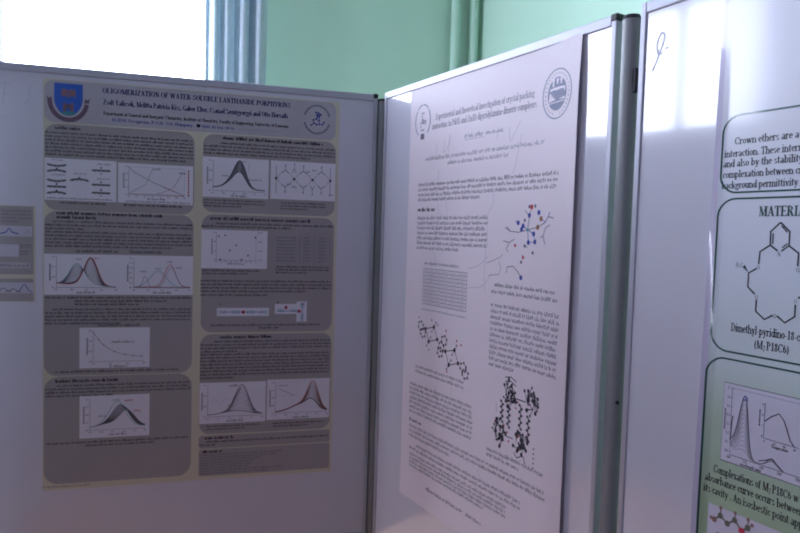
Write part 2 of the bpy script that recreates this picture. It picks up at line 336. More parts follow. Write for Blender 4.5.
for i, (a, b, wfn, outw) in enumerate(WINDOWS):  # the last window is an added light source out of view
    e = tag(empty('window_%d' % (i+1), wfn((a+b)/2, -.12, WIN_Z0)), kind='structure')
    inv = Matrix.Translation(-e.location)
    f = MB(); loc = lambda t, d, z, wfn=wfn, e=e: wfn(t, d, z)-e.location
    for q in (((a, -.16, WIN_Z0), (a+.06, -.09, WIN_Z1)), ((b-.06, -.16, WIN_Z0), (b, -.09, WIN_Z1)), ((a+.06, -.16, WIN_Z0), (b-.06, -.09, WIN_Z0+.07)), ((a+.06, -.16, WIN_Z1-.07), (b-.06, -.09, WIN_Z1)), (((a+b)/2+.06, -.16, WIN_Z0+.07), ((a+b)/2+.12, -.09, WIN_Z1-.07))):
        f.box(*q, WHITEW, loc)
    fo = f.build('window_frame', e)
    mid = (a+b)/2+.06
    for (p, q) in ((a+.06, mid), (mid+.06, b-.06)):
        g = MB(); g.box((p, -.128, WIN_Z0+.07), (q, -.122, WIN_Z1-.07), GLASS, loc); g.build('window_pane', e)
    s = MB(); s.box((a-.04, -.09, WIN_Z0-.03), (b+.04, .12, WIN_Z0), WHITEW, loc); s.build('window_sill', e)

# curtain at the right side of the visible window
def curtain():
    T0, T1 = 1.392, 1.735
    root = empty('curtain', room((T0+T1)/2, .16, .08))
    tag(root, 'pale blue curtain gathered in vertical folds at the right of the bright window', 'curtain')
    prof = [(0, -.02), (.05, -.045), (.09, .0), (.125, .05), (.165, .05), (.20, .0), (.235, -.035), (.275, 0), (.315, .055), (.36, .05), (.41, .0), (.46, -.04), (.51, .0), (.56, .055), (.61, .06), (.655, .02), (.69, -.06), (.725, -.075), (.755, -.03), (.79, .04), (.84, .06), (.89, .05), (.94, .02), (.975, -.03), (1.0, -.05)]
    prof = [(1-a, b) for a, b in reversed(prof)]
    dense = []
    for i in range(len(prof)-1):
        p0, p1, p2, p3 = prof[max(0, i-1)], prof[i], prof[i+1], prof[min(len(prof)-1, i+2)]
        for k in range(5):
            u = k/5.
            dense.append(tuple(.5*((2*p1[j])+(-p0[j]+p2[j])*u+(2*p0[j]-5*p1[j]+4*p2[j]-p3[j])*u*u+(-p0[j]+3*p1[j]-3*p2[j]+p3[j])*u**3) for j in (0, 1)))
    dense.append(prof[-1])
    g = MB(); zs = [.08+i*(3.36-.08)/24 for i in range(25)]; n = len(dense); k = g.mi(CURT)
    for zi, z in enumerate(zs):
        amp = 1+.15*math.sin(z*2.1); sh = .006*math.sin(z*3.3)
        for (x, y) in dense:
            g.v.append(tuple(room(T0+x*(T1-T0)+sh*.4*math.sin(x*40+z), .16+y*amp, z)-root.location))
    for zi in range(len(zs)-1):
        for i in range(n-1):
            g.f.append((zi*n+i, zi*n+i+1, (zi+1)*n+i+1, (zi+1)*n+i)); g.m.append(k)
    c = g.build('curtain_cloth', root, smooth=True)
    so = c.modifiers.new('thickness', 'SOLIDIFY'); so.thickness = .002
    r = MB()
    pts = 12
    a, b = room(1.25, .16, 3.38)-root.location, room(4.1, .16, 3.38)-root.location
    d = (b-a).normalized(); sd = Vector((-d.y, d.x, 0)); upv = Vector((0, 0, 1)); i0 = 0
    for q in (a, b):
        for j in range(pts): r.v.append(tuple(q+sd*.014*math.cos(2*PI*j/pts)+upv*.014*math.sin(2*PI*j/pts)))
    for j in range(pts): r.f.append((j, (j+1) % pts, pts+(j+1) % pts, pts+j)); r.m.append(r.mi(WHITEW))
    r.f.append(tuple(reversed(range(pts)))); r.m.append(0); r.f.append(tuple(range(pts, 2*pts))); r.m.append(0)
    for t in (1.28, 4.05): r.box((t, 0, 3.37), (t+.02, .17, 3.39), WHITEW, lambda t_, d_, z_: room(t_, d_, z_)-root.location)
    r.build('curtain_rod', root, smooth=True)
curtain()

# heating pipes in the far corner
def pipe(t, d, r, label):
    base = room(t, d, 0); root = empty('heating_pipe', base)
    tag(root, label, 'pipe', 'green heating pipes in the far corner')
    g = MB(); g.cyl((0, 0), r, 0, ROOM_H, GREENP, 24); g.build('pipe_run', root, smooth=True)
    for z in (.5, 3.3):
        h = MB(); h.cyl((0, 0), r+.006, z, z+.025, GREENP, 20)
        h.box((-.006, 0, z+.004), (.006, d-.001, z+.02), GREENP); o = h.build('pipe_clip', root); o.rotation_euler = (0, 0, RA)
pipe(.188, .065, .030, 'left pipe of the pair of green painted heating pipes by the corner')
pipe(.057, .065, .029, 'right pipe of the pair of green painted heating pipes, tight in the corner')

# ------------------------------------------------------------------ display boards
aA, aB, aC = 1.2999, -.5450, -.5137
A_O = Vector((0, 2.1226, 0)); A_D = Vector((math.sin(aA), math.cos(aA), 0))
B_O = Vector((-.061, 2.067, 0)); B_D = -Vector((math.sin(aB), math.cos(aB), 0))
C_O = Vector((.442, 1.222, 0)); C_D = -Vector((math.sin(aC), math.cos(aC), 0))
def rz_of(d): return math.atan2(d.y, d.x)
BOT, TOP = .545, 1.99
def board(origin, direc, W, label, rl=.016, rr=.016, caps='lr', scrawls=()):
    root = empty('display_board', origin, rz_of(direc)); tag(root, label, 'display board', 'whiteboard partitions of the poster bay')
    p = MB(); p.box((rl*.5, 0, BOT+.01), (W-rr*.5, .012, TOP-.01), ENAMEL); p.build('writing_surface', root)
    b = MB(); b.box((rl*.5, .012, BOT+.01), (W-rr*.5, .016, TOP-.01), BACKING); b.build('back_panel', root)
    fr = .021
    for nm, a, c in (('top_rail', (rl, -.004, TOP-fr), (W-rr, .02, TOP)), ('bottom_rail', (rl, -.004, BOT), (W-rr, .02, BOT+fr)),
                     ('side_rail', (0, -.004, BOT), (rl, .02, TOP)), ('side_rail', (W-rr, -.004, BOT), (W, .02, TOP))):
        q = MB(); q.box(a, c, ALU); q.build(nm, root, bevel=.0022)
    for side in caps:                       # dark plastic corner caps
        x0, x1 = ((-.002, rl+.004) if side == 'l' else (W-rr-.002, W+.002))
        q = MB(); q.box((x0, -.0055, TOP-.013), (x1, .0215, TOP+.002), BLACKP); q.build('corner_cap', root, bevel=.003)
    for pts in scrawls:
        s = Print(); s.stroke(pts, .0028, MARKER, 1); tag(s.build('marker_scrawl', root), 'faint half wiped marker stroke')
    return root
def curve(pts, n=6):
    out = []
    for i in range(len(pts)-1):
        p0, p1, p2, p3 = pts[max(0, i-1)], pts[i], pts[i+1], pts[min(len(pts)-1, i+2)]
        for k in range(n):
            u = k/n
            out.append(tuple(.5*((2*p1[j])+(-p0[j]+p2[j])*u+(2*p0[j]-5*p1[j]+4*p2[j]-p3[j])*u*u+(-p0[j]+3*p1[j]-3*p2[j]+p3[j])*u**3) for j in (0, 1)))
    return out+[tuple(pts[-1])]
def off(pts, x, z): return [(a+x, b+z) for a, b in pts]
aL = -1.18
scrA = [off(p, 1.18-1.05, 1.953) for p in ([(-.108, -.022), (-.096, -.017), (-.083, -.024)], [(-.098, -.02), (-.101, -.05), (-.103, -.08)], [(-.104, -.05), (-.086, -.046)], [(-.034, -.021), (-.041, -.05)], [(-.036, -.056), (-.049, -.073), (-.036, -.068)])]
board(A_O+A_D*aL, A_D, 1.089, 'white display board on the left carrying the cream poster with grey panels', rl=.016, rr=.012, caps='r', scrawls=scrA)
scrB = [curve([(.028, 1.925), (.05, 1.915), (.045, 1.89)]), curve([(.085, 1.93), (.078, 1.90), (.095, 1.91), (.098, 1.93), (.094, 1.895)]), curve([(.115, 1.935), (.11, 1.905)])]
board(B_O, B_D, .910, 'middle white display board carrying the plain black and white poster', rl=.012, rr=.013, caps='r', scrawls=scrB)
scrC = [curve([(.035, 1.89), (.047, 1.915), (.058, 1.945), (.052, 1.955), (.043, 1.94), (.046, 1.92), (.056, 1.918)]), [(.060, 1.925), (.068, 1.926)]]
board(C_O-C_D*.010, C_D, 1.0, 'right display board nearest the camera with the poster about crown ethers', rl=.012, rr=.016, caps='r', scrawls=[off(p, -.006, -.030) for p in scrC])
D_O = A_O+A_D*(aL-.02); D_D = Vector((.366, -.931, 0)).normalized()
# the bay is closed on the left by a fourth board standing just beside the picture; it is seen in the gloss of the others
board(D_O-D_D*.0+D_D*1.06+Vector((-.03, -.02, 0)), -D_D, 1.0, 'blank display board closing the bay on the left, mirrored faintly in the other boards', caps='')

def post(x, y, r, label, hinges=(), screws=(), rot=0):
    root = empty('support_post', (x, y, 0), rot); tag(root, label, 'post', 'aluminium posts joining the display boards')
    g = MB(); g.cyl((0, 0), r, .02, TOP-.020, POST, 28); g.build('pole', root, smooth=True)
    g = MB(); g.cyl((0, 0), r+.001, TOP-.020, TOP-.012, BLACKP, 28, r1=r-.002); g.build('end_cap', root, smooth=True)
    g = MB(); g.cyl((0, 0), .022, 0, .02, BLACKP, 24, r1=.018); g.build('foot', root, smooth=True)
    for (hx, hy, z, h, wd) in hinges:
        g = MB(); g.box((hx-wd/2, hy-.006, z-h/2), (hx+wd/2, hy+.006, z+h/2), BLACKP); g.build('hinge', root, bevel=.002)
    for (sx, sy, z) in screws:
        g = MB(); g.cyl((sx, z), .0035, sy, sy+.006, BLACKP, 12, axis='y'); g.build('screw', root)
    return root
post(-.0705, 2.1105, .0180, 'slim grey post in the corner between the left and middle boards', hinges=[(.0085, -.0190, 1.863, .046, .008), (.0085, -.0190, .988, .046, .008)])
post(.4290, 1.2630, .0172, 'thicker looking grey post between the middle and right boards', hinges=[(.006, -.0185, 1.852, .046, .009)], screws=[(.0, -.0205, 1.235)])

# ------------------------------------------------------------------ poster on the left board
def sheet(W, H, m, parent, warp=None, nx=1, nz=1, name='sheet', x0=0, z0=0, xs=None):
    g = MB(); wp = warp or (lambda x, z: 0.); k = g.mi(m); th = .0004
    if xs: nx = len(xs)-1
    nx1 = nx+1
    for lay in (th, 0):
        for j in range(nz+1):
            for i in range(nx1):
                x, z = (xs[i] if xs else x0+W*i/nx), z0+H*j/nz; g.v.append((x, -wp(x, z)-lay, z))
    o = nx1*(nz+1); idx = lambda i, j: j*nx1+i
    for j in range(nz):
        for i in range(nx):
            q = (idx(i, j), idx(i+1, j), idx(i+1, j+1), idx(i, j+1)); g.f.append(q); g.m.append(k)
            g.f.append(tuple(o+v for v in reversed(q))); g.m.append(k)
    rim = [idx(i, 0) for i in range(nx)]+[idx(nx, j) for j in range(nz)]+[idx(i, nz) for i in range(nx, 0, -1)]+[idx(0, j) for j in range(nz, 0, -1)]
    for a, b in zip(rim, rim[1:]+rim[:1]): g.f.append((b, a, o+a, o+b)); g.m.append(k)
    return g.build(name, parent, smooth=nx > 1)

def gauss(x, c, s, a): return a*math.exp(-((x-c)/s)**2)
def curvepts(fn, x0, z0, x1, z1, n=26, a=0, b=1): return [(x0+(x1-x0)*(a+(b-a)*i/n), z0+(z1-z0)*fn(a+(b-a)*i/n)) for i in range(n+1)]
def axes(p, x0, z0, x1, z1, nx=5, nz=4, m=INKG, wd=.0010, box=False, tick=.006, lab=True):
    p.stroke([(x0, z1), (x0, z0)], wd, m, 3); p.stroke([(x0, z0), (x1, z0)], wd, m, 3)
    if box: p.stroke([(x1, z0), (x1, z1)], wd*.7, INKL, 3); p.stroke([(x0, z1), (x1, z1)], wd*.7, INKL, 3)
    for i in range(nx+1):
        x = x0+(x1-x0)*i/nx
        if lab: p.greek(x-tick*.6, z0-tick*1.4, x+tick*.9, 1, .01, tick*.6, INKG, 1, layer=3)
    for i in range(nz+1):
        z = z0+(z1-z0)*i/nz
        if lab: p.greek(x0-tick*2, z-tick*.3, x0-tick*.4, 1, .01, tick*.6, INKG, 1, layer=3)
    if lab:
        xm = (x0+x1)/2; p.greek(xm-.025, z0-tick*2.9, xm+.025, 1, .01, tick*.85, INK, 1, layer=3)
        zm = (z0+z1)/2; h = (z1-z0)*.28
        for i in range(9): p.rect(x0-tick*3.1, zm-h+2*h*i/9, x0-tick*2.4, zm-h+2*h*(i+.7)/9, INKG, 3)
def fan(p, fns, x0, z0, x1, z1, cols, wd=.0011, n=30):
    for i, fn in enumerate(fns): p.stroke(curvepts(fn, x0, z0, x1, z1, n), wd, cols[i % len(cols)], 4 + i*.05)

PW, PH = .841, 1.180
A_P = A_O+A_D*(-1.053)
PA = empty('research_poster', A_P+Vector((0, 0, 1.956-PH)), rz_of(A_D)); PA.location += Vector((math.sin(rz_of(A_D)), -math.cos(rz_of(A_D)), 0))*.0004
tag(PA, 'cream poster with rounded grey text panels and a blue shield, on the left board', 'poster')
sheet(PW, PH, CREAM, PA)
X0, Z0 = .003, PH-.003            # measured layout is relative to (X0, Z0)
def P_(x, z): return (X0+x, Z0+z)
def panelA(name, x0, z1, x1, z0, r, m=GREYP, layer=1):
    p = Print(); p.rrect(X0+x0, Z0+z0, X0+x1, Z0+z1, r, m, layer); return p.build(name, PA)
def sub(parent, name, fn, label=None):
    p = Print(); fn(p); o = p.build(name, parent)
    if label: tag(o, label)
    return o
def heading(parent, x0, z, x1, cap=.0072): sub(parent, 'heading', lambda p: p.greek(X0+x0, Z0+z, X0+x1, 1, .01, cap, INK, 1, w_=cap*.5, layer=3))
def para(parent, x0, z1, x1, n, pitch=.0098, xh=.0048, last=.7, m=INK, name='paragraph', ind=0):
    sub(parent, name, lambda p: p.greek(X0+x0, Z0+z1, X0+x1, n, pitch, xh, m, last, ind, layer=3, w_=xh*.36))
def bgbox(p, x0, z1, x1, z0): p.rect(X0+x0, Z0+z0, X0+x1, Z0+z1, PRW, 2)

hd = panelA('header_panel', .000, 0, .826, -.118, .024, GREYH)
def shield(p):
    def S_(pts, m, l): p.poly([P_(a, b) for a, b in pts], m, l)
    cx = .0615
    sil = lambda w_, top, bot: [(cx+w_*math.cos(math.radians(a))*(1), (top+bot)/2-.008+((top-bot)/2)*math.sin(math.radians(a))) for a in range(180, 361, 12)]
    S_([(cx-.0365, -.008), ]+[(cx-.037*math.cos(math.radians(a)), -.052-.046*math.sin(math.radians(a))**1.15) for a in range(0, 181, 12)]+[(cx+.037, -.008)], SHBLUE, 3)
    # ribbon
    R = []; 
    rib = [(cx+.0475*math.cos(math.radians(a)), -.056+.0535*math.sin(math.radians(a))) for a in range(184, 357, 8)]
    p.stroke([P_(a, b) for a, b in rib], .0125, RIBBON, 2)
    p.stroke([P_(cx+.0405*math.cos(math.radians(a)), -.054+.0465*math.sin(math.radians(a))) for a in range(184, 357, 8)], .004, SHPALE, 2.5)
    for sg in (-1, 1): p.poly([P_(cx+sg*.041, -.060), P_(cx+sg*.0535, -.060), P_(cx+sg*.0555, -.045), P_(cx+sg*.0485, -.052), P_(cx+sg*.044, -.046)][::sg], RIBBON, 2)
    # open book
    for sg in (-1, 1):
        q = [(cx+sg*.001, -.026), (cx+sg*.010, -.023), (cx+sg*.018, -.025), (cx+sg*.018, -.045), (cx+sg*.010, -.043), (cx+sg*.001, -.047)]
        S_(q[::sg], SHGOLD, 4)
        for k in range(3): p.stroke([P_(cx+sg*.004, -.030-.005*k), P_(cx+sg*.015, -.029-.005*k)], .0010, RIBBON, 5)
    # gate tower on a green mound
    S_([(cx-.022, -.090), (cx, -.082), (cx+.022, -.090), (cx+.012, -.096), (cx, -.098), (cx-.012, -.096)], SHGREEN, 4)
    S_([(cx-.012, -.086), (cx+.012, -.086), (cx+.012, -.066), (cx-.012, -.066)], RIBBON, 5)
    for dx in (-.012, -.0075, .0075, .012): S_([(cx+dx-.0013, -.086), (cx+dx+.0013, -.086), (cx+dx+.0013, -.061), (cx+dx-.0013, -.061)], SHGOLD, 6)
    S_([(cx-.004, -.086), (cx+.004, -.086), (cx+.004, -.076), (cx-.004, -.076)], SHBLUE, 6)
sub(hd, 'university_crest', shield, 'blue shield with a gold book and a ribbon below')
sub(hd, 'title', lambda p: p.text('OLIGOMERIZATION OF WATER-SOLUBLE LANTHANIDE PORPHYRINS', X0+.150, Z0-.026, .0148, INKN, width=.534, T=20, t=8, layer=3))
sub(hd, 'author_line', lambda p: p.text('Zsolt Valicsek, Melitta Patricia Kiss, Gábor Elter, Csanád Szentgyörgyi and Ottó Horváth'.replace('á', 'a').replace('ö', 'o').replace('ó', 'o'), X0+.152, Z0-.059, .0150, INKN, width=.524, T=20, t=8, layer=3))
sub(hd, 'affiliation', lambda p: (p.text('Department of General and Inorganic Chemistry, Institute of Chemistry, Faculty of Engineering, University of Pannonia', X0+.153, Z0-.088, .0098, INK, width=.526, T=18, t=8, layer=3),
                                  p.text('H-8201 Veszprem, P.O.B. 158, Hungary', X0+.176, Z0-.105, .0088, INKB, width=.222, T=15, t=7, layer=3),
                                  p.rect(X0+.409, Z0-.105, X0+.419, Z0-.096, INK, 3), p.greek(X0+.424, Z0-.105, X0+.52, 1, .01, .006, INKB, 1, layer=3), p.greek(X0+.53, Z0-.105, X0+.655, 1, .01, .005, INKL, 1, layer=3)))
def sealA(p):
    c = P_(.767, -.056); p.disc(c[0], c[1], .041, .044, GREYH, 2, 32)
    for a0, a1 in ((15, 165), (195, 345)):
        for i in range(16):
            a = a0+(a1-a0)*i/16; p.arc(c[0], c[1], .040, .043, a, a+(a1-a0)/16*.72, .0055, INKG, 3, 3)
    rnd = random.Random(3)
    nodes = [(-.018, -.018), (-.009, -.012), (-.001, -.016), (.008, -.014), (.017, -.015), (.022, -.008), (-.012, -.002), (-.003, .002), (.006, -.003), (.0, .012), (.007, .010), (-.004, .022), (.004, .021), (.012, .016)]
    for i, a in enumerate(nodes):
        for b in nodes[i+1:]:
            if math.hypot(a[0]-b[0], a[1]-b[1]) < .0135: p.stroke([(c[0]+a[0], c[1]+a[1]), (c[0]+b[0], c[1]+b[1])], .0022, INKB, 4)
    for a in nodes: p.disc(c[0]+a[0], c[1]+a[1], .0027, .0027, INKN if rnd.random() < .6 else INKB, 5, 8)
sub(hd, 'round_seal', sealA, 'round seal with a dark blue molecule')

p1 = panelA('text_panel', .000, -.122, .404, -.366, .034)
heading(p1, .027, -.137, .095, .006); para(p1, .003, -.150, .400, 7, .0102, .0046, .95)
def fig_layers(p):
    bgbox(p, .001, -.219, .189, -.337)
    for (x, zc, kind) in ((.032, -.237, 0), (.032, -.256, 1), (.032, -.280, 0), (.032, -.299, 2), (.032, -.318, 1), (.091, -.279, 1), (.148, -.248, 2), (.148, -.289, 2), (.148, -.312, 2)):
        wd = .023
        for i in range(13):
            a = i/12.; zz = {0: -.0035*math.sin(PI*a), 1: .0035*math.sin(PI*a), 2: 0}[kind]
            p.rect(X0+x-wd+2*wd*a-.0016, Z0+zc+zz-.0022-.0015*((i*7) % 3)*.5, X0+x-wd+2*wd*a+.0016, Z0+zc+zz+.0022+.001*((i*5) % 2), INK, 4)
        p.disc(X0+x, Z0+zc+(.008 if kind else -.012), .0022, .0030, INK, 4, 8)
    for (x, z) in ((.032, -.226), (.032, -.268), (.089, -.262), (.150, -.232), (.150, -.274)): p.greek(X0+x-.012, Z0+z, X0+x+.022, 1, .01, .0038, INKG, 1, layer=4)
    for (x, z) in ((.148, -.241), (.148, -.257), (.148, -.301), (.148, -.320)): p.disc(X0+x, Z0+z, .002, .0025, INKG, 4, 8)
    p.greek(X0+.008, Z0-.3335, X0+.180, 1, .01, .0038, INK, 1, layer=4)
sub(p1, 'figure', fig_layers)
def fig_lines(p):
    bgbox(p, .193, -.222, .401, -.337)
    x0, z0, x1, z1 = X0+.222, Z0-.312, X0+.376, Z0-.232
    axes(p, x0, z0, x1, z1, 7, 4, box=True, tick=.005)
    L = lambda u, v: (x0+(x1-x0)*u, z0+(z1-z0)*v)
    p.stroke([L(0, 1), L(.1, .80), L(.45, .45), L(1, .02)], .0014, INKG, 5); p.stroke([L(0, .02), L(.3, .38), L(.42, .92)], .0010, INKG, 5)
    p.stroke([L(.5, .05), L(.6, .1), L(.8, .3), L(.95, .8)], .0010, INKG, 5); p.stroke([L(.02, .02), L(1, .02)], .0008, INKR, 5)
    for u, v in ((.66, .28), (.72, .22), (.80, .18)): p.disc(*L(u, v), .002, .002, INKR, 6, 8)
    p.greek(*L(.42, .92), L(.58, 0)[0], 1, .01, .0045, INK, 1, layer=5); p.greek(*L(.9, .82), L(1.02, 0)[0], 1, .01, .0045, INK, 1, layer=5)
    for i in range(9): p.rect(x1+.010, z0+(z1-z0)*i/9, x1+.0135, z0+(z1-z0)*(i+.7)/9, INKR, 3)
    p.greek(X0+.215, Z0-.3345, X0+.392, 1, .01, .0038, INK, 1, layer=4)
sub(p1, 'chart', fig_lines); para(p1, .04, -.3465, .16, 1, name='caption', last=1); para(p1, .21, -.3465, .37, 1, name='caption', last=1)

p2 = panelA('text_panel', .000, -.368, .404, -.842, .034)
heading(p2, .032, -.377, .320, .0066); heading(p2, .032, -.389, .137, .0066)
para(p2, .003, -.400, .401, 3, .0102, .0046, .25, ind=.02); para(p2, .003, -.430, .401, 5, .0100, .0046, .85)
para(p2, .083, -.484, .196, 1, name='equation', last=1, xh=.0055); para(p2, .227, -.484, .316, 1, name='equation', last=1, xh=.0055)
def ch2(p):
    bgbox(p, .000, -.490, .404, -.607)
    x0, z0, x1, z1 = X0+.032, Z0-.586, X0+.190, Z0-.498; axes(p, x0, z0, x1, z1, 4, 3)
    def mk(a): return lambda u: .14+.0*u+gauss(u, .34, .17, .68*(1-a))+gauss(u, .57, .155, .88*a+.05)-.12*u
    fan(p, [mk(i/9.) for i in range(10)], x0, z0, x1, z1, [INKG], .0013); p.stroke(curvepts(mk(1.0), x0, z0, x1, z1, 30), .0018, INKR, 5); p.stroke(curvepts(mk(0), x0, z0, x1, z1, 30), .0016, INKT, 5); p.stroke(curvepts(mk(.95), x0, z0, x1, z1, 30), .0022, INK, 4.8)
    p.greek(x0+.05, z1-.008, x0+.066, 1, .01, .004, INKG, 1, layer=5); p.greek(x0+.10, z1-.005, x0+.116, 1, .01, .004, INKR, 1, layer=5)
    x0, x1 = X0+.238, X0+.396; axes(p, x0, z0, x1, z1, 4, 6)
    p.stroke(curvepts(lambda u: .02+gauss(u, .43, .2, .55), x0, z0, x1, z1), .0015, INKT, 5); p.stroke(curvepts(lambda u: .03+gauss(u, .64, .13, .77), x0, z0, x1, z1), .0018, INKR, 5)
    p.stroke(curvepts(lambda u: .02+gauss(u, .66, .12, .68), x0, z0, x1, z1), .0012, INKG, 5.2); p.stroke(curvepts(lambda u: .02+gauss(u, .20, .055, .40), x0, z0, x1, z1), .0012, INKG, 5); p.stroke(curvepts(lambda u: .02+.02*math.sin(u*30), x0, z0, x1, z1), .0010, INKR, 5)
    for u, v in ((.12, .52), (.38, .62), (.58, .86), (.74, .66)): p.greek(x0+(x1-x0)*u, z0+(z1-z0)*v, x0+(x1-x0)*u+.018, 1, .01, .004, INKG, 1, layer=6)
sub(p2, 'chart', ch2); para(p2, .003, -.618, .40, 1, name='caption', last=1); para(p2, .08, -.628, .33, 2, name='caption', last=.7); para(p2, .003, -.652, .40, 5, .0102, .0046, .5, ind=.02)
para(p2, .142, -.699, .256, 1, name='caption', last=1, m=INK)
def ch3(p):
    bgbox(p, .093, -.703, .284, -.822)
    x0, z0, x1, z1 = X0+.130, Z0-.803, X0+.268, Z0-.712; axes(p, x0, z0, x1, z1, 3, 3)
    p.stroke(curvepts(lambda u: .12+.85*math.exp(-3.5*u), x0, z0, x1, z1), .0011, INKG, 5)
    for u in (.10, .2, .42, .62, .78, .95): p.disc(x0+(x1-x0)*u, z0+(z1-z0)*(.12+.85*math.exp(-3.5*u)), .0022, .0022, INKR if u < .3 else INKG, 6, 8)
    p.greek(x0+.05, z0+.055, x0+.11, 1, .01, .0045, INK, 1, layer=5)
sub(p2, 'chart', ch3); para(p2, .03, -.834, .37, 1, name='caption', last=1)

p3 = panelA('text_panel', .000, -.8445, .405, -1.160, .040)
heading(p3, .030, -.862, .205, .0066); para(p3, .004, -.874, .402, 4, .0100, .0046, .45, ind=.03)
def ch4(p):
    bgbox(p, .094, -.903, .285, -1.029)
    x0, z0, x1, z1 = X0+.122, Z0-1.006, X0+.274, Z0-.914; axes(p, x0, z0, x1, z1, 5, 4)
    def mk(a): return lambda u: .06+gauss(u, .50+.16*a, .2, .78-.25*a)+.10*gauss(u, .3, .2, 1)+.03
    fan(p, [mk(.35+.65*i/7.) for i in range(8)], x0, z0, x1, z1, [INK, INKG], .0019); p.stroke(curvepts(mk(0), x0, z0, x1, z1), .0015, INKT, 5)
    for u, v, m in ((.4, .92, INKT), (.62, .90, INKR), (.78, .55, INKR), (.16, .42, INKG)): p.greek(x0+(x1-x0)*u, z0+(z1-z0)*v, x0+(x1-x0)*u+.022, 1, .01, .005, m, 1, layer=6)
sub(p3, 'chart', ch4); para(p3, .006, -1.043, .40, 1, name='caption', last=1, m=INK); para(p3, .11, -1.053, .30, 1, name='caption', last=1)
sub(PA, 'footer_note', lambda p: p.greek(X0+.0, Z0-1.170, X0+.125, 1, .01, .0045, INKG, 1, layer=1))

q1 = panelA('text_panel', .428, -.122, .829, -.356, .032)
heading(q1, .485, -.136, .788, .0066); para(q1, .430, -.150, .826, 4, .0105, .0046, .8, ind=.05)
def ch5(p):
    bgbox(p, .428, -.190, .622, -.310)
    x0, z0, x1, z1 = X0+.458, Z0-.290, X0+.612, Z0-.200; axes(p, x0, z0, x1, z1, 5, 3)
    def mk(a): return lambda u: .06+gauss(u, .52, .15, .46+.36*a)+gauss(u, .36, .18, .22+.04*a)+.06*(1-u)
    fan(p, [mk(i/11.) for i in range(12)], x0, z0, x1, z1, [INKG], .0024); p.stroke(curvepts(mk(1), x0, z0, x1, z1), .0028, INK, 5); p.stroke(curvepts(mk(0), x0, z0, x1, z1), .0020, INK, 5)
    for u, v in ((.16, .48), (.5, .98), (.68, .38), (.8, .38)): p.greek(x0+(x1-x0)*u, z0+(z1-z0)*v, x0+(x1-x0)*u+.02, 1, .01, .004, INKG, 1, layer=6)
    p.stroke([(x0+(x1-x0)*.68, z1-.005), (x0+(x1-x0)*.68, z1-.03)], .0008, INKG, 5)
sub(q1, 'chart', ch5)
def fig6(p):
    bgbox(p, .628, -.190, .829, -.308)
    u = .0
    nodes = [(.645, -.244), (.700, -.244), (.757, -.244), (.813, -.244)]
    for x in (.645, .813): p.stroke([P_(x, -.204), P_(x, -.292)], .0014, INKG, 4)
    for (a, b) in zip(nodes, nodes[1:]):
        xm = (a[0]+b[0])/2
        for sg in (1, -1):
            p.stroke([P_(a[0]+.004, a[1]+sg*.004), P_(xm-.014, a[1]+sg*.015)], .0011, INKG, 4); p.stroke([P_(xm-.012, a[1]+sg*.017), P_(xm, a[1]+sg*.026), P_(xm+.012, a[1]+sg*.017)], .0020, INK, 4)
            p.stroke([P_(xm+.014, a[1]+sg*.015), P_(b[0]-.004, b[1]+sg*.004)], .0011, INKG, 4)
            p.stroke([P_(xm, a[1]+sg*.027), P_(xm, a[1]+sg*.040)], .0014, INKG, 4); p.disc(*P_(xm, a[1]+sg*.041), .0024, .0024, INKG, 5, 8)
    for (x, z) in nodes: p.disc(*P_(x, z), .0042, .0042, INK, 6, 12)
    for x, sg in ((.700, 1), (.757, -1)):
        for d in (-.006, .006): p.stroke([P_(x+d, -.244+sg*.018), P_(x, -.244+sg*.032)], .0016, INKG, 5)
        p.stroke([P_(x, -.244+sg*.032), P_(x, -.244+sg*.045)], .0014, INKG, 5); p.disc(*P_(x, -.244+sg*.046), .0022, .0022, INKG, 5, 8)
    for x, z in ((.684, -.262), (.700, -.271), (.744, -.222), (.762, -.217), (.815, -.291)): p.greek(X0+x-.006, Z0+z, X0+x+.008, 1, .01, .004, INK, 1, layer=5)
sub(q1, 'molecule_drawing', fig6); para(q1, .432, -.321, .615, 3, .009, .004, .6, name='caption'); para(q1, .66, -.321, .80, 3, .009, .004, .6, name='caption')

q2 = panelA('text_panel', .428, -.362, .829, -.721, .032)
heading(q2, .452, -.378, .754, .0066); para(q2, .470, -.391, .826, 1, last=1); para(q2, .426, -.401, .70, 1, last=1)
def ch7(p):
    bgbox(p, .427, -.408, .622, -.525)
    x0, z0, x1, z1 = X0+.470, Z0-.500, X0+.588, Z0-.416; axes(p, x0, z0, x1, z1, 8, 3, tick=.0045); p.stroke([(x1, z0), (x1, z1)], .0008, INKL, 3)
    for u, v in ((.06, .86), (.22, .90), (.34, .36), (.5, .55), (.8, .18), (.98, .84), (.64, .03), (.1, .02)): p.disc(x0+(x1-x0)*u, z0+(z1-z0)*v, .0026, .0026, INK, 5, 8)
    for i in range(4): p.greek(x1+.006, z0+(z1-z0)*i/3, x1+.02, 1, .01, .003, INKG, 1, layer=4)
sub(q2, 'chart', ch7)
def tabA(p):
    xs = [.638, .722, .768, .817]; zs = [-.420-.0104*i for i in range(9)]
    for z in zs: p.stroke([P_(xs[0], z), P_(xs[-1], z)], .0007, INKL, 3)
    for x in xs[1:]: p.stroke([P_(x, zs[0]), P_(x, zs[-1])], .0008, INKG, 3)
    for i in range(8):
        p.greek(X0+xs[0]+.012, Z0+zs[i]-.008, X0+xs[1]-.012, 1, .01, .0040, INKG, 1, layer=4)
        for a, b in zip(xs[1:], xs[2:]): p.greek(X0+a+.012, Z0+zs[i]-.008, X0+b-.012, 1, .01, .0040, INKG, 1, layer=4)
sub(q2, 'data_table', tabA); para(q2, .43, -.534, .60, 2, .009, .004, .8, name='caption'); para(q2, .65, -.520, .815, 3, .009, .004, .6, name='caption')
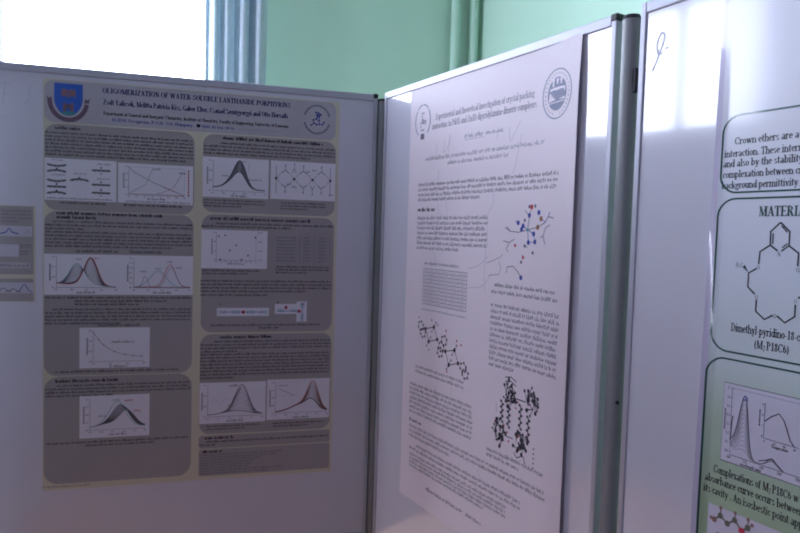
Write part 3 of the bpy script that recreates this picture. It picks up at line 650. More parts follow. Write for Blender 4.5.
para(q2, .426, -.566, .824, 4, .0105, .0046, .8, ind=.0); para(q2, .426, -.609, .824, 1, .0105, .0046, .5)
def fig_complex(p):
    bgbox(p, .475, -.646, .631, -.671); cz = -.659
    for i in range(5):
        for sg in (-1, 1):
            cx = .553+sg*(.016+.013*i)
            if i in (0, 3, 4, 1): p.ring(*P_(cx, cz), .0055, .0050, .0018, INKT, 4, 6)
    p.stroke([P_(.487, cz), P_(.620, cz)], .0018, INKB, 5); p.disc(*P_(.553, cz), .0055, .0055, INKR, 6, 12); p.disc(*P_(.553, cz), .0028, .0028, INK, 7, 12)
    p.greek(X0+.482, Z0-.637, X0+.49, 1, .01, .004, INK, 1, layer=4)
sub(q2, 'molecule_drawing', fig_complex)
def fig_bent(p):
    bgbox(p, .649, -.634, .716, -.665); p.poly([P_(.716, -.690), P_(.748, -.690), P_(.748, -.626), P_(.716, -.626)], PRW, 2)
    for x, z in ((.662, -.654), (.672, -.655), (.704, -.654), (.716, -.655)): p.ring(*P_(x, z), .0055, .005, .0018, INKT, 4, 6)
    for z in (-.640, -.670, -.682): p.ring(*P_(.734, z), .0055, .0055, .0018, INKT, 4, 6)
    p.stroke([P_(.655, -.656), P_(.726, -.656)], .0018, INKB, 5); p.stroke([P_(.734, -.632), P_(.734, -.686)], .0018, INKB, 5)
    p.disc(*P_(.683, -.645), .005, .0055, INKR, 6, 12); p.disc(*P_(.725, -.657), .005, .0055, INKR, 6, 12); p.disc(*P_(.683, -.645), .0025, .0025, INK, 7, 10)
    p.greek(X0+.655, Z0-.631, X0+.663, 1, .01, .004, INK, 1, layer=4)
    p.stroke([P_(.727, -.629), P_(.742, -.638)], .0015, INK, 5); p.stroke([P_(.742, -.629), P_(.727, -.638)], .0015, INK, 5)
sub(q2, 'molecule_drawing', fig_bent); para(q2, .458, -.702, .79, 1, name='caption', last=1); para(q2, .60, -.711, .66, 1, name='caption', last=1)

q3 = panelA('text_panel', .428, -.7265, .830, -1.036, .032)
heading(q3, .485, -.740, .640, .0066); para(q3, .428, -.752, .824, 4, .0103, .0046, .28, ind=.04); para(q3, .428, -.792, .824, 8, .0103, .0046, .25)
def ch8(p):
    bgbox(p, .428, -.876, .626, -1.003)
    x0, z0, x1, z1 = X0+.452, Z0-.982, X0+.616, Z0-.884; axes(p, x0, z0, x1, z1, 5, 3)
    def mk(a): return lambda u: .05+gauss(u, .62, .17, .84*a+.04)+.10*gauss(u, .45, .3, 1)
    fan(p, [mk(i/10.) for i in range(11)], x0, z0, x1, z1, [INKL, INKG], .0011); p.stroke(curvepts(mk(1), x0, z0, x1, z1), .0017, INK, 5); p.stroke(curvepts(mk(0), x0, z0, x1, z1), .0017, INK, 5)
    p.stroke([(x0+.072, z0+.04), (x0+.098, z0+.088)], .0018, INK, 6); p.greek(x0+.065, z1-.006, x0+.09, 1, .01, .005, INK, 1, layer=6); p.greek(x0+.06, z0+.032, x0+.075, 1, .01, .004, INK, 1, layer=6)
    p.stroke(curvepts(lambda u: .35+.1*math.sin(u*9), x0+.01, z0+.02, x0+.06, z1, 12), .0007, INKL, 4)
sub(q3, 'chart', ch8)
def ch9(p):
    bgbox(p, .630, -.872, .827, -1.000)
    x0, z0, x1, z1 = X0+.656, Z0-.980, X0+.820, Z0-.882; axes(p, x0, z0, x1, z1, 5, 4)
    def mk(a): return lambda u: .06+gauss(u, .70+.02*a, .15, .30+.58*a)+.22*gauss(u, .48, .26, 1)
    fan(p, [mk(i/8.) for i in range(9)], x0, z0, x1, z1, [INKG, INKO, INK], .0014); p.stroke(curvepts(mk(1), x0, z0, x1, z1), .0015, INKR, 5); p.stroke(curvepts(lambda u: mk(0)(u)-.02, x0, z0, x1, z1), .0024, INK, 5)
    p.stroke([(x0+.004, z1), (x0+.07, z1), (x0+.07, z1-.042), (x0+.004, z1-.042)], .0007, INKL, 4, True); p.stroke(curvepts(lambda u: .75-.3*u, x0+.01, z0+.02, x0+.06, z1, 10), .0012, INKG, 4); p.greek(x0+.01, z1-.012, x0+.04, 1, .01, .004, INKG, 1, layer=5)
sub(q3, 'chart', ch9); para(q3, .45, -1.014, .61, 2, .009, .004, .7, name='caption', m=INK); para(q3, .65, -1.014, .81, 2, .009, .004, .7, name='caption', m=INK)
q4 = panelA('text_panel', .428, -1.040, .831, -1.080, .008); heading(q4, .445, -1.0515, .53, .006); para(q4, .430, -1.062, .826, 2, .010, .0046, .12, ind=.02)
q5 = panelA('text_panel', .428, -1.083, .831, -1.166, .008); heading(q5, .440, -1.094, .50, .006)
sub(q5, 'reference_list', lambda p: [p.greek(X0+.432, Z0-1.103-.0082*i, X0+.432+wd, 1, .01, .0042, INKG, 1, layer=3) for i, wd in enumerate((.25, .23, .18, .16, .16, .15, .25, .21))])

# small flat patch of panels and charts at the left edge of the left board
SPRW = mat('small_patch_white', (.52, .51, .58), .55)
HP = empty('panel_patch', A_O+A_D*(-1.166)+Vector((0, 0, 1.325))+Vector((.267, -.964, 0))*.0004, rz_of(A_D))
tag(HP, 'small patch of grey panels at the far left, beside the large cream poster', 'patch')
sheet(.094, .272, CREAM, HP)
def hpp(name, x0, z0, x1, z1, m, fn=None):
    p = Print(); p.rect(x0, z0, x1, z1, m, 1)
    if fn: fn(p)
    return p.build(name, HP)
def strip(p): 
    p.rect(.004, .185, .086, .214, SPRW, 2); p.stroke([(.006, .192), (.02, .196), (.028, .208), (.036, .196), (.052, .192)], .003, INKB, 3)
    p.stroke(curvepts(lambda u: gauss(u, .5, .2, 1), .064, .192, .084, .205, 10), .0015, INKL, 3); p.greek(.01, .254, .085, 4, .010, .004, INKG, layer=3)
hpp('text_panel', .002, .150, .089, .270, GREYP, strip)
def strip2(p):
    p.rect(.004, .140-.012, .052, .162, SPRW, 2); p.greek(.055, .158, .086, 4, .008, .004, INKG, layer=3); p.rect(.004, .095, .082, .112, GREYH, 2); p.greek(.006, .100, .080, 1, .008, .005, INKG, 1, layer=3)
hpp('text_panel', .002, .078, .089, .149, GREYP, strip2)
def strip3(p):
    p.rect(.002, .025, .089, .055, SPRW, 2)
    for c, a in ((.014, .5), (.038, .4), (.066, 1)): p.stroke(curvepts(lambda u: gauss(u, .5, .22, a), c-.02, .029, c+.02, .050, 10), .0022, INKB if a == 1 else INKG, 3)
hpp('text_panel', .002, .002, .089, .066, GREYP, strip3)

# ------------------------------------------------------------------ poster on the middle board
BW, BH = .672, 1.206
def lift(x, z):
    if x < .50: return 0.
    u = (x-.50)/(BW-.50); topf = .55+.45*min(1, max(0, (BH-z)/.12))
    return .013*u*u*topf
PB = empty('research_poster', B_O+B_D*.155+Vector((0, 0, 1.973-BH))+Vector((-.855, -.518, 0))*.0004, rz_of(B_D))
tag(PB, 'plain white poster in black type with its right edge curling away from the middle board', 'poster')
sheet(BW, BH, PAPERB, PB, lift, 36, 24)
def bx(u): return u-.155
def bz(z): return z-(1.973-BH)
def subB(name, fn, label=None):
    p = Print(lift); fn(p); o = p.build(name, PB)
    if label: tag(o, label)
    return o
T1 = 'Experimental and theoretical investigation of crystal packing'; T2 = 'interactions in Pd(II) and Zn(II) dipyridylamine dimeric complexes'
subB('title', lambda p: (p.text(T1, bx(.287), bz(1.868), .0165, INKL, width=.397, T=15, t=8), p.text(T2, bx(.272), bz(1.843), .0165, INKL, width=.420, T=15, t=8)))
subB('author_line', lambda p: (p.greek(bx(.424), bz(1.802), bx(.505), 1, .01, .0075, INKL, 1), p.stroke([(bx(.424), bz(1.798)), (bx(.505), bz(1.798))], .001, INKL, 2), p.greek(bx(.512), bz(1.802), bx(.58), 1, .01, .0065, INKL, 1)))
subB('affiliation', lambda p: (p.greek(bx(.243), bz(1.758), bx(.722), 1, .01, .0075, INKL, 1), p.greek(bx(.352), bz(1.740), bx(.602), 1, .01, .0075, INKL, 1)))
def seal_left(p):
    c = (bx(.222), bz(1.873)); 
    for a0, a1 in ((-50, 40), (45, 85), (92, 132), (138, 232)): p.arc(c[0], c[1], .038, .046, a0, a1, .0035, SEALG, 2, 14)
    rnd = random.Random(5)
    for i in range(26):
        a, r = rnd.random()*6.28, rnd.random(); x, z = c[0]+.017*r*math.cos(a), c[1]-.002+.026*r*math.sin(a); p.rect(x-.003, z-.0025, x+.003, z+.0025, INKL, 2+.1*(i % 4))
    p.rect(c[0]-.009, c[1]-.052, c[0]+.009, c[1]-.036, INKG, 3)
subB('oval_emblem', seal_left)
def seal_right(p):
    c = (bx(.758), bz(1.861)); rx, rz = .046, .053
    p.ring(c[0], c[1], rx, rz, .0026, SEALG, 2, 40); p.disc(c[0], c[1], rx*.66, rz*.68, SEALG, 2, 32)
    for i in range(30):
        a = 2*PI*i/30
        if 4.4 < a < 5.0: continue
        p.disc(c[0]+rx*.83*math.cos(a), c[1]+rz*.83*math.sin(a), .0017, .0022, INKL, 2, 6)
    p.poly([(c[0]-.026, c[1]-.016), (c[0]-.001, c[1]-.012), (c[0]+.026, c[1]-.014), (c[0]+.026, c[1]+.013), (c[0]+.002, c[1]+.015), (c[0]-.023, c[1]+.012)], PAPERB, 3)
    p.poly([(c[0]-.026, c[1]-.020), (c[0]+.026, c[1]-.018), (c[0]+.026, c[1]-.016), (c[0]-.026, c[1]-.018)], PAPERB, 3)
    p.stroke([(c[0], c[1]-.012), (c[0]+.001, c[1]+.014)], .0012, INKL, 4)
    for k in range(4):
        p.stroke([(c[0]-.020, c[1]+.007-.005*k), (c[0]-.004, c[1]+.009-.005*k)], .0012, INKL, 4); p.stroke([(c[0]+.006, c[1]+.009-.005*k), (c[0]+.022, c[1]+.008-.005*k)], .0012, INKL, 4)
    for dx in (-.013, 0, .012):
        p.rect(c[0]+dx-.0025, c[1]+.016, c[0]+dx+.0025, c[1]+.028, PAPERB, 3); p.disc(c[0]+dx, c[1]+.030, .0045, .0035, PAPERB, 3, 10)
subB('round_seal', seal_right, 'grey round seal with an open book and three torches')
subB('abstract', lambda p: p.greek(bx(.210), bz(1.687), bx(.775), 4, .0143, .0068, INKG, .52))
subB('heading', lambda p: p.greek(bx(.209), bz(1.615), bx(.300), 1, .01, .008, INK, 1, w_=.004))
subB('paragraph', lambda p: p.greek(bx(.210), bz(1.592), bx(.530), 7, .0142, .0070, INKG, .64))
subB('caption', lambda p: p.greek(bx(.254), bz(1.464), bx(.42), 1, .01, .0062, INKG, 1))
def tabB(p):
    x0, x1, z1, z0 = bx(.250), bx(.455), bz(1.453), bz(1.352); n = 10
    for i in range(n+1): p.stroke([(x0, z1+(z0-z1)*i/n), (x1, z1+(z0-z1)*i/n)], .0013, INKG, 2)
    for u in (0, .12, .30, .46, .64, .82, 1): p.stroke([(x0+(x1-x0)*u, z1), (x0+(x1-x0)*u, z0)], .0011, INKG, 2)
    for i in range(n):
        for a, b in ((0, .12), (.12, .30), (.30, .46), (.46, .64), (.64, .82), (.82, 1)): p.greek(x0+(x1-x0)*a+.007, z1+(z0-z1)*(i+.72)/n, x0+(x1-x0)*b-.006, 1, .01, .0036, INKL, 1)
subB('data_table', tabB); subB('caption', lambda p: p.greek(bx(.246), bz(1.334), bx(.46), 1, .01, .0045, INKL, 1))
def hexring(p, cx, cz, r, m, wd=.0022, rot=0, atoms=None):
    P = [(cx+r*math.cos(rot+PI/3*i), cz+r*math.sin(rot+PI/3*i)) for i in range(6)]; p.stroke(P, wd, m, 2, True)
    for q in P: p.disc(q[0], q[1], .0036, .0036, atoms or INK, 3, 8)
    return P
def molA(p):
    # two square metal rings linked by chains of small rings, running down to the right
    c = [(.300, 1.270), (.400, 1.222)]
    for cx, cz in c:
        q = [(bx(cx-.03), bz(cz+.012)), (bx(cx+.012), bz(cz+.022)), (bx(cx+.03), bz(cz-.010)), (bx(cx-.012), bz(cz-.022))]
        p.stroke(q, .003, INK, 2, True)
        for a in q: p.disc(a[0], a[1], .0055, .006, INK, 3, 10)
        for a in q[1::2]: 
            for d in (-.014, .014): p.stroke([a, (a[0]+d*.7, a[1]+d)], .0018, INKG, 2); p.disc(a[0]+d*.7, a[1]+d, .003, .003, INKG, 3, 8)
    for cx, cz in ((.245, 1.287), (.258, 1.268), (.350, 1.243), (.362, 1.262), (.345, 1.227), (.452, 1.205), (.462, 1.190)): hexring(p, bx(cx), bz(cz), .013, INKG, .0018, .3)
    for x, z in ((.30, 1.31), (.33, 1.30), (.37, 1.29), (.42, 1.27), (.44, 1.262), (.29, 1.225), (.38, 1.18), (.235, 1.31)): p.disc(bx(x), bz(z), .003, .003, INKR if x > .36 else INKG, 2, 8)
    p.stroke([(bx(.37), bz(1.29)), (bx(.38), bz(1.25))], .0010, INKL, 2); p.stroke([(bx(.42), bz(1.27)), (bx(.41), bz(1.24))], .0010, INKL, 2)
subB('molecule_drawing', molA)
subB('caption', lambda p: (p.greek(bx(.224), bz(1.163), bx(.458), 1, .01, .0062, INKG, 1), p.greek(bx(.224), bz(1.149), bx(.458), 1, .01, .0062, INKG, 1)))
subB('paragraph', lambda p: p.greek(bx(.197), bz(1.107), bx(.500), 7, .0135, .0068, INKG, 1))
subB('heading', lambda p: p.greek(bx(.199), bz(1.000), bx(.265), 1, .01, .0068, INK, 1, w_=.003))
subB('paragraph', lambda p: p.greek(bx(.199), bz(.982), bx(.772), 3, .0142, .0066, INKG, .36, ind=.0))
subB('acknowledgement', lambda p: (p.greek(bx(.240), bz(.930), bx(.690), 1, .01, .0066, INKG, 1), p.greek(bx(.240), bz(.916), bx(.690), 1, .01, .0066, INKG, 1), p.greek(bx(.205), bz(.918), bx(.235), 1, .01, .0066, INK, 1)))
subB('reference_list', lambda p: p.greek(bx(.207), bz(.900), bx(.64), 4, .0115, .0062, INKG, .8))
subB('footer_note', lambda p: p.greek(bx(.297), bz(.823), bx(.470), 1, .01, .0070, INKG, 1))
subB('footer_note', lambda p: p.greek(bx(.485), bz(.822), bx(.55), 1, .01, .0066, INKG, 1))
def molB(p):
    rnd = random.Random(11)
    MC = dict(R=INKR, B=INKB, O=INKO, T=INKT, r=INKR, g=INKG)
    pts = [(.689, 1.619, 'R'), (.682, 1.6, 'B'), (.714, 1.606, 'B'), (.722, 1.592, 'O'), (.712, 1.573, 'O'), (.645, 1.583, 'B'), (.662, 1.576, 'B'), (.657, 1.568, 'B'), (.678, 1.567, 'T'), (.699, 1.558, 'B'), (.682, 1.538, 'B'), (.704, 1.54, 'B'), (.637, 1.53, 'r'), (.666, 1.503, 'r'), (.66, 1.492, 'g'), (.698, 1.515, 'g'), (.67, 1.53, 'g'), (.661, 1.456, 'B'), (.701, 1.621, 'g'), (.667, 1.589, 'g'), (.681, 1.62, 'g')]
    for x, z, c in pts: r = .0052 if c in 'BRO' else .0036; p.disc(bx(x), bz(z), r, r*1.15, MC[c], 4, 10)
    L = [[(.666, 1.611), (.682, 1.6), (.689, 1.619)], [(.682, 1.6), (.678, 1.567)], [(.751, 1.606), (.738, 1.585), (.722, 1.592)], [(.738, 1.585), (.712, 1.573), (.678, 1.567)], [(.763, 1.593), (.746, 1.597)], [(.752, 1.579), (.738, 1.571), (.731, 1.554), (.722, 1.55)], [(.731, 1.554), (.738, 1.535)], [(.678, 1.567), (.647, 1.561), (.617, 1.563), (.599, 1.572)], [(.617, 1.563), (.606, 1.574)], [(.662, 1.576), (.678, 1.567), (.699, 1.558), (.704, 1.54), (.682, 1.538), (.678, 1.567)],
         [(.594, 1.54), (.615, 1.536), (.634, 1.545)], [(.615, 1.536), (.606, 1.52), (.613, 1.514)], [(.609, 1.464), (.612, 1.478), (.632, 1.481), (.652, 1.467), (.661, 1.456)], [(.662, 1.509), (.666, 1.503)], [(.645, 1.583), (.635, 1.587)], [(.67, 1.53), (.679, 1.527)]]
    for l in L: p.stroke([(bx(a), bz(b)) for a, b in l], .0020, INKG if rnd.random() < .75 else INKB, 3)
    for l in ([(.533, 1.483), (.583, 1.499), (.593, 1.508)], [(.542, 1.453), (.582, 1.458), (.588, 1.477), (.58, 1.49)]): p.stroke([(bx(a), bz(b)) for a, b in l], .0018, INKL, 3)
subB('molecule_drawing', molB)
subB('caption', lambda p: (p.greek(bx(.567), bz(1.428), bx(.778), 1, .01, .0068, INKG, 1), p.greek(bx(.556), bz(1.411), bx(.790), 1, .01, .0068, INKG, 1)))
subB('paragraph', lambda p: p.greek(bx(.557), bz(1.378), bx(.797), 11, .01465, .0070, INKG, .38))
def molC(p):
    rnd = random.Random(4)
    def cluster(cx, cz, sx, sz, n):
        for i in range(n):
            a, r = rnd.random()*6.28, (.12+.88*rnd.random()); x, z = bx(cx)+sx*r*math.cos(a), bz(cz)+sz*r*math.sin(a); r2 = .0026+.0022*rnd.random(); p.disc(x, z, r2, r2*1.2, INK, 3, 8)
            a2 = a+.9; p.stroke([(x, z), (bx(cx)+sx*.5*math.cos(a2), bz(cz)+sz*.5*math.sin(a2))], .0018, INK, 2)
    for cx, cz in ((.640, 1.178), (.712, 1.178), (.605, 1.078), (.680, 1.075)): cluster(cx, cz, .027, .036, 30)
    for x, za, zb in ((.637, 1.150, 1.098), (.706, 1.140, 1.085), (.612, 1.155, 1.105), (.678, 1.160, 1.105)):
        n = 8
        for i in range(n):
            z = za+(zb-za)*i/(n-1); p.disc(bx(x)+(.004 if i % 2 else -.004), bz(z), .0036, .0036, INK, 3, 8)
        p.stroke([(bx(x), bz(za)), (bx(x), bz(zb))], .0028, INK, 2)
    p.stroke([(bx(.655), bz(1.172)), (bx(.695), bz(1.172))], .0026, INK, 2); p.stroke([(bx(.625), bz(1.075)), (bx(.655), bz(1.075))], .0022, INK, 2)
    for x, z in ((.668, 1.165), (.662, 1.15), (.622, 1.10), (.634, 1.085), (.640, 1.065), (.588, 1.10), (.672, 1.085)): p.disc(bx(x), bz(z), .0026, .0030, INKR, 4, 8)
    for z in (1.205, 1.215): p.stroke([(bx(.620), bz(z)), (bx(.640), bz(z+.004)), (bx(.660), bz(z-.004))], .0022, INK, 2)
    p.stroke(curve([(bx(.660), bz(1.045)), (bx(.672), bz(1.035)), (bx(.69), bz(1.045)), (bx(.70), bz(1.03))]), .0022, INK, 2)
    for k in range(5): p.disc(bx(.728), bz(1.073-.011*k), .0022, .0022, INK, 2, 8)
    for z in (1.145, 1.075): p.stroke([(bx(.590), bz(z)), (bx(.592), bz(z-.022))], .003, MARKER, 2)
subB('molecule_drawing', molC)
subB('caption', lambda p: (p.greek(bx(.560), bz(1.020), bx(.768), 1, .01, .0066, INKG, 1), p.greek(bx(.560), bz(1.006), bx(.68), 1, .01, .0066, INKG, 1)))
SHOW = mat('show_through', (.66, .60, .68), .7)
for l in (
    [(.30, 1.80), (.29, 1.76), (.31, 1.77)], [(.335, 1.81), (.33, 1.775), (.35, 1.79), (.36, 1.82), (.352, 1.77)], [(.56, 1.815), (.555, 1.785)], [(.60, 1.81), (.605, 1.775), (.625, 1.80), (.64, 1.82)], [(.645, 1.79), (.63, 1.73), (.62, 1.70)], [(.31, 1.73), (.305, 1.66), (.315, 1.60), (.30, 1.54)],
    [(.545, 1.67), (.550, 1.63), (.53, 1.60), (.535, 1.52)], [(.46, 1.465), (.50, 1.475), (.54, 1.50)], [(.53, 1.53), (.525, 1.47), (.53, 1.41)], [(.46, 1.415), (.52, 1.425), (.555, 1.46)], [(.27, 1.51), (.30, 1.50), (.31, 1.47)], [(.345, 1.66), (.355, 1.61), (.36, 1.585)], [(.40, 1.17), (.405, 1.10)], [(.33, 1.13), (.34, 1.07)], [(.28, .96), (.30, .93), (.31, .88)], [(.54, .98), (.53, .95), (.56, .93)]):
    subB('show_through_mark', lambda p: p.stroke(curve([(bx(a), bz(b)) for a, b in l]), .0026, SHOW, 1), 'pale stroke showing through the paper')

# ------------------------------------------------------------------ poster on the right board
LAM = dict(spec=.5, coat=.8)
LINK = mat('laminated_black_ink', (.03, .035, .05), .25, **LAM); LINKG = mat('laminated_grey_ink', (.14, .14, .20), .25, **LAM); LINKL = mat('laminated_pale_ink', (.36, .35, .42), .25, **LAM)
LINKGR = mat('laminated_green_ink', (.02, .09, .075), .25, **LAM); LPRW = mat('laminated_print_white', (.70, .69, .80), .25, **LAM)
CW, CH = .841, 1.150
CBOT = .800
PC = empty('research_poster', C_O+C_D*.156+Vector((0, 0, CBOT))+Vector((-.871, -.491, 0))*.0004, rz_of(C_D))
tag(PC, 'poster with dark outlined boxes and a large ring molecule, nearest the camera at the right', 'poster')
CSHEET = mat('poster_white_margin', (.74, .70, .86), .25, **LAM)
CBG = gradient_print('print_lavender_to_green', [(.10, (.36, .50, .30)), (.32, (.40, .55, .36)), (.46, (.50, .64, .50)), (.56, (.64, .74, .74)), (.72, (.72, .78, .86)), (1.0, (.82, .84, .90))])
def curl(x, z):
    zz = z+CBOT
    c = .013*max(0., min(1., (1.90-zz)/.80)); k = max(0., 1-x/.021)
    return c*k**1.5
CXS = [0., .003, .006]+[.009+.0025*i for i in range(7)]+[.1, CW-.009, CW]
sheet(CW, CH, CSHEET, PC, curl, 1, 46, xs=CXS)
def cx_(u): return u-.156
def cz_(z): return z-CBOT
def subC(parent, name, fn, label=None):
    p = Print(curl); fn(p); o = p.build(name, parent)
    if label: tag(o, label)
    return o
def ground(p):
    xs = CXS[3:-1]; zs = [.006+(CH-.012)*j/46. for j in range(47)]
    for j in range(46):
        for i in range(len(xs)-1): p.rect(xs[i], zs[j], xs[i+1], zs[j+1], CBG, 1)
cb = subC(PC, 'printed_background', ground)
def fine(P):
    out = []
    for a, b in zip(P, P[1:]+P[:1]):
        n = max(1, int(math.hypot(b[0]-a[0], b[1]-a[1])/.02)); out += [(a[0]+(b[0]-a[0])*k/n, a[1]+(b[1]-a[1])*k/n) for k in range(n)]
    return out
def outline(z0, z1, u0=.165, u1=.98, r=.028): return lambda p: p.stroke(fine(rpath(cx_(u0), cz_(z0), cx_(u1), cz_(z1), r, 8)), .0030, LINKGR, 3, True)
k1 = subC(PC, 'outlined_box', outline(1.632, 1.756, .1685)); k2 = subC(PC, 'outlined_box', outline(1.374, 1.622, .1675)); k3 = subC(PC, 'outlined_box', outline(.83, 1.362, .164))
def ctext(parent, rows, name='paragraph', cap=.0135, m=LINK, greek_from=.338):
    def fn(p):
        for (txt, u, z, wd, sub_) in rows:
            p.text(txt, cx_(u), cz_(z), cap, m, width=wd, T=16, t=9, layer=3, sub=sub_)
            p.greek(cx_(max(greek_from, u+wd+.008)), cz_(z), cx_(.955), 1, .01, cap*.6, m, 1, layer=3)
    return subC(parent, name, fn)
ctext(k1, [('Crown ethers are a k', .189, 1.709, .112, ()), ('interaction. These interm', .1725, 1.6895, .1285, ()), ('and also by the stability', .1715, 1.6735, .1270, ()), ('complexation between cro', .1715, 1.6560, .1330, ()), ('background permittivity [', .171, 1.6385, .1290, ())], cap=.0118)
subC(k2, 'heading', lambda p: p.text('MATERIALS', cx_(.236), cz_(1.5935), .0155, LINKGR, width=.088, T=20, t=8, layer=3))
def crown(p):
    P = lambda *a: [(cx_(u), cz_(z)) for u, z in a]; wd = .0026
    hx = [(.271, 1.584), (.2565, 1.570), (.2570, 1.549), (.2715, 1.5385), (.2855, 1.549), (.2855, 1.570)]
    p.stroke(P(*hx[:3]), wd, LINK, 3); p.stroke(P(hx[2], (.2690, 1.5405)), wd, LINK, 3); p.stroke(P((.2745, 1.5405), hx[4], hx[5], hx[0]), wd, LINK, 3)
    p.stroke(P((.2605, 1.567), (.2607, 1.551)), wd*.8, LINK, 3); p.stroke(P((.2725, 1.579), (.2820, 1.569)), wd*.8, LINK, 3); p.stroke(P((.2752, 1.5455), (.2830, 1.552)), wd*.8, LINK, 3)
    p.stroke(P(hx[2], (.2415, 1.5385), (.2405, 1.519)), wd, LINK, 3); p.stroke(P((.2375, 1.512), (.225, 1.504), (.2250, 1.482), (.2370, 1.4715)), wd, LINK, 3)
    p.stroke(P((.2400, 1.463), (.2400, 1.445), (.2545, 1.434), (.2670, 1.442)), wd, LINK, 3); p.stroke(P((.2735, 1.442), (.2860, 1.433), (.3000, 1.444), (.3000, 1.462)), wd, LINK, 3)
    p.stroke(P(hx[4], (.3000, 1.5385), (.3000, 1.519)), wd, LINK, 3)
    p.stroke(P((.3035, 1.512), (.316, 1.504), (.316, 1.482), (.3030, 1.4715)), wd, LINK, 3)
    p.poly(P((.2250, 1.5040), (.2145, 1.5130), (.2180, 1.5165)), LINK, 3); p.poly(P((.316, 1.504), (.3265, 1.5130), (.3230, 1.5165))[::-1], LINK, 3)
    for u, z, s_ in ((.2715, 1.5335, 'N'), (.2403, 1.5115, 'O'), (.2400, 1.4645, 'O'), (.2702, 1.4385, 'O'), (.3000, 1.4645, 'O'), (.3003, 1.5115, 'O')): p.text(s_, cx_(u), cz_(z)-.001, .0066, LINKG, align='c', T=14, t=9, layer=4)
    p.text('H3C', cx_(.203), cz_(1.5125), .0072, LINKG, T=14, t=9, width=.012, layer=4, sub=(1,)); p.text('CH3', cx_(.327), cz_(1.5125), .0072, LINKG, T=14, t=9, width=.012, layer=4, sub=(2,))
subC(k2, 'molecule_drawing', crown)
subC(k2, 'caption', lambda p: (p.text('Dimethyl-pyridino-18-crown-6', cx_(.2005), cz_(1.4085), .0132, LINK, width=.142, T=16, t=9, layer=3), p.text('(M2P18C6)', cx_(.2405), cz_(1.387), .0132, LINK, width=.0545, T=16, t=9, layer=3, sub=(2,))))
def crown_wide(p): 
    for cx0 in (.56, .80):
        hexring(p, cx_(cx0), cz_(1.53), .02, LINKG, .0024, PI/2); p.ring(cx_(cx0), cz_(1.465), .048, .045, .0024, LINKG, 3, 12)
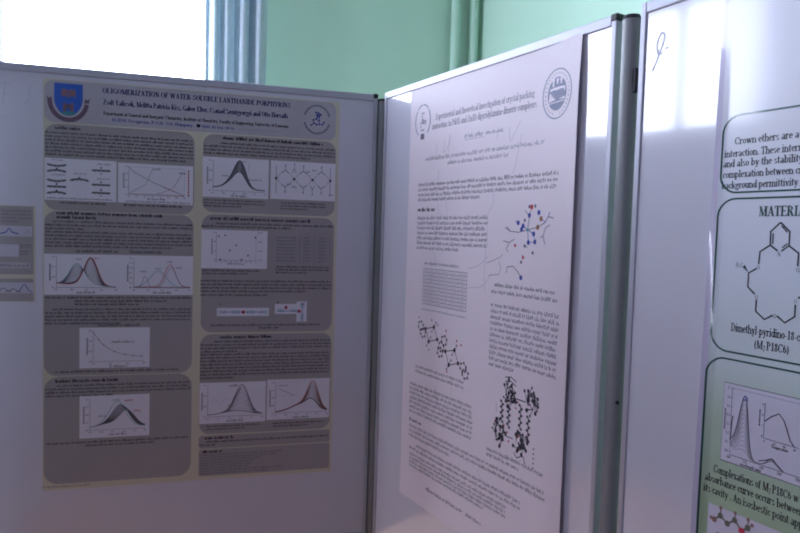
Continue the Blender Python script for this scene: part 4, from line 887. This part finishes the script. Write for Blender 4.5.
def specC(p):
    a0, b1, a1, b0 = cx_(.1945), cz_(1.3235), cx_(.50), cz_(1.1945)
    p.rect(a0, b0, a1, b1, LPRW, 2); p.stroke([(a0, b0), (a1, b0), (a1, b1), (a0, b1)], .0012, LINKG, 3, True)
    q = lambda u, z: (cx_(u), cz_(z))
    p.stroke([q(.2088, 1.3165), q(.2100, 1.2075), q(.49, 1.2075)], .0010, LINKG, 4); p.stroke([q(.2088, 1.3165), q(.49, 1.3165)], .0008, LINKL, 4)
    for i in range(8):
        z = 1.3155-.0147*i; p.text('0.%d' % (7-i), cx_(.2072), cz_(z)-.002, .0046, LINKG, align='r', T=15, t=10, layer=4); p.stroke([q(.209, z), q(.2115, z)], .0008, LINKG, 4)
    for i, t_ in enumerate(('200', '220', '240', '260', '280', '300')): p.text(t_, cx_(.2085+.0275*i), cz_(1.2010), .0048, LINKG, align='c', T=15, t=10, layer=4)
    p.text('wavelength (nm)', cx_(.246), cz_(1.1960), .0045, LINK, align='c', T=18, t=10, layer=4)
    for i in range(10): p.rect(cx_(.1978), cz_(1.2470)+.0035*i, cx_(.2000), cz_(1.2470)+.0035*i+.0025, LINK, 4)
    for i in range(13):
        a = i/12.; pts = []
        for k in range(46):
            u = .2096+.088*k/45.; sg = .0125 if u < .2315 else .0098
            h = (.012+.086*a)*math.exp(-((u-.2315)/sg)**2)+(.010*(.5+.5*a)+.004)*math.exp(-((u-.2790)/.010)**2)+(.016*(1-a)+.026*a)*math.exp(-(u-.2096)/.010)
            pts.append(q(u, 1.2085+h))
        p.stroke(pts, .0007 if i < 12 else .0010, LINKL if i < 11 else LINKG, 5+.02*i)
    p.stroke([q(.2585, 1.2125), q(.268, 1.2165), q(.279, 1.2225), (cx_(.288), cz_(1.2150)), q(.297, 1.2085)], .0016, LINKG, 6)
    for zz in (1.3060, 1.3020): p.arc(cx_(.2320), cz_(zz-.004), .0048, .0050, 35, 145, .0014, INKB, 6, 6)
    p.stroke([q(.2098, 1.232), q(.2112, 1.262), q(.2125, 1.272)], .0020, LINKG, 6)
    p.stroke([q(.2641, 1.3051), q(.2641, 1.2505), q(.318, 1.2505)], .0010, LINKG, 6)
    p.stroke([q(.2650, 1.2774), q(.2750, 1.2870), q(.286, 1.294), q(.2935, 1.2865), q(.300, 1.2711), q(.3051, 1.2569), q(.3109, 1.2515)], .0017, LINKG, 7)
    for i, t_ in enumerate(('0', '20', '40', '60')): p.text(t_, cx_(.2655+.0155*i), cz_(1.2440), .0042, LINKG, align='c', T=15, t=10, layer=6)
    for i in range(4): p.text(str(i*2), cx_(.2622), cz_(1.2510+.0165*i), .0042, LINKG, align='r', T=15, t=10, layer=6)
    p.text('Temperature', cx_(.290), cz_(1.2395), .0044, LINK, align='c', T=18, t=10, layer=6)
    for i in range(7): p.rect(cx_(.2555), cz_(1.2680+.0038*i), cx_(.2575), cz_(1.2680+.0038*i+.0026), LINK, 6)
subC(k3, 'chart', specC)
ctext(k3, [('Complexations of M2P18C6 w', .1835, 1.170, .1385, (18,)), ('absorbance curve occurs between', .170, 1.152, .1600, ()), ('its cavity . An isosbestic point app', .169, 1.1335, .1610, ())], cap=.0132, m=LINK, greek_from=.36)
def molD(p):
    p.rect(cx_(.178), cz_(.93), cx_(.33), cz_(1.116), LPRW, 2)
    G = mat('print_atom_olive', (.16, .17, .13), .5); W_ = mat('print_atom_brown', (.30, .17, .16), .5); R_ = mat('print_atom_red', (.60, .03, .08), .5)
    C1 = [(.190, 1.092), (.2005, 1.102), (.213, 1.094), (.2255, 1.1045), (.2475, 1.101), (.198, 1.068), (.214, 1.070), (.260, 1.085), (.262, 1.062), (.250, 1.045), (.226, 1.042), (.206, 1.046)]
    H1 = [(.184, 1.093), (.2005, 1.115), (.2255, 1.1165), (.2475, 1.114), (.270, 1.095), (.274, 1.055), (.252, 1.030), (.2545, 1.108)]
    O1 = [(.238, 1.092), (.236, 1.060), (.222, 1.055)]
    al = C1+O1
    for i, a in enumerate(al):
        for b in al[i+1:]:
            if math.hypot(a[0]-b[0], (a[1]-b[1])) < .020: p.stroke([(cx_(a[0]), cz_(a[1])), (cx_(b[0]), cz_(b[1]))], .0030, G, 3)
    for h in H1:
        b = min(C1, key=lambda c: math.hypot(c[0]-h[0], c[1]-h[1])); p.stroke([(cx_(h[0]), cz_(h[1])), (cx_(b[0]), cz_(b[1]))], .0022, W_, 3); p.disc(cx_(h[0]), cz_(h[1]), .0028, .0030, W_, 4, 10)
    for c in C1: p.disc(cx_(c[0]), cz_(c[1]), .0048, .0050, G if c[0] > .2 else W_, 5, 12)
    for c in O1: p.disc(cx_(c[0]), cz_(c[1]), .0054, .0056, R_, 6, 12)
subC(k3, 'molecule_picture', molD)
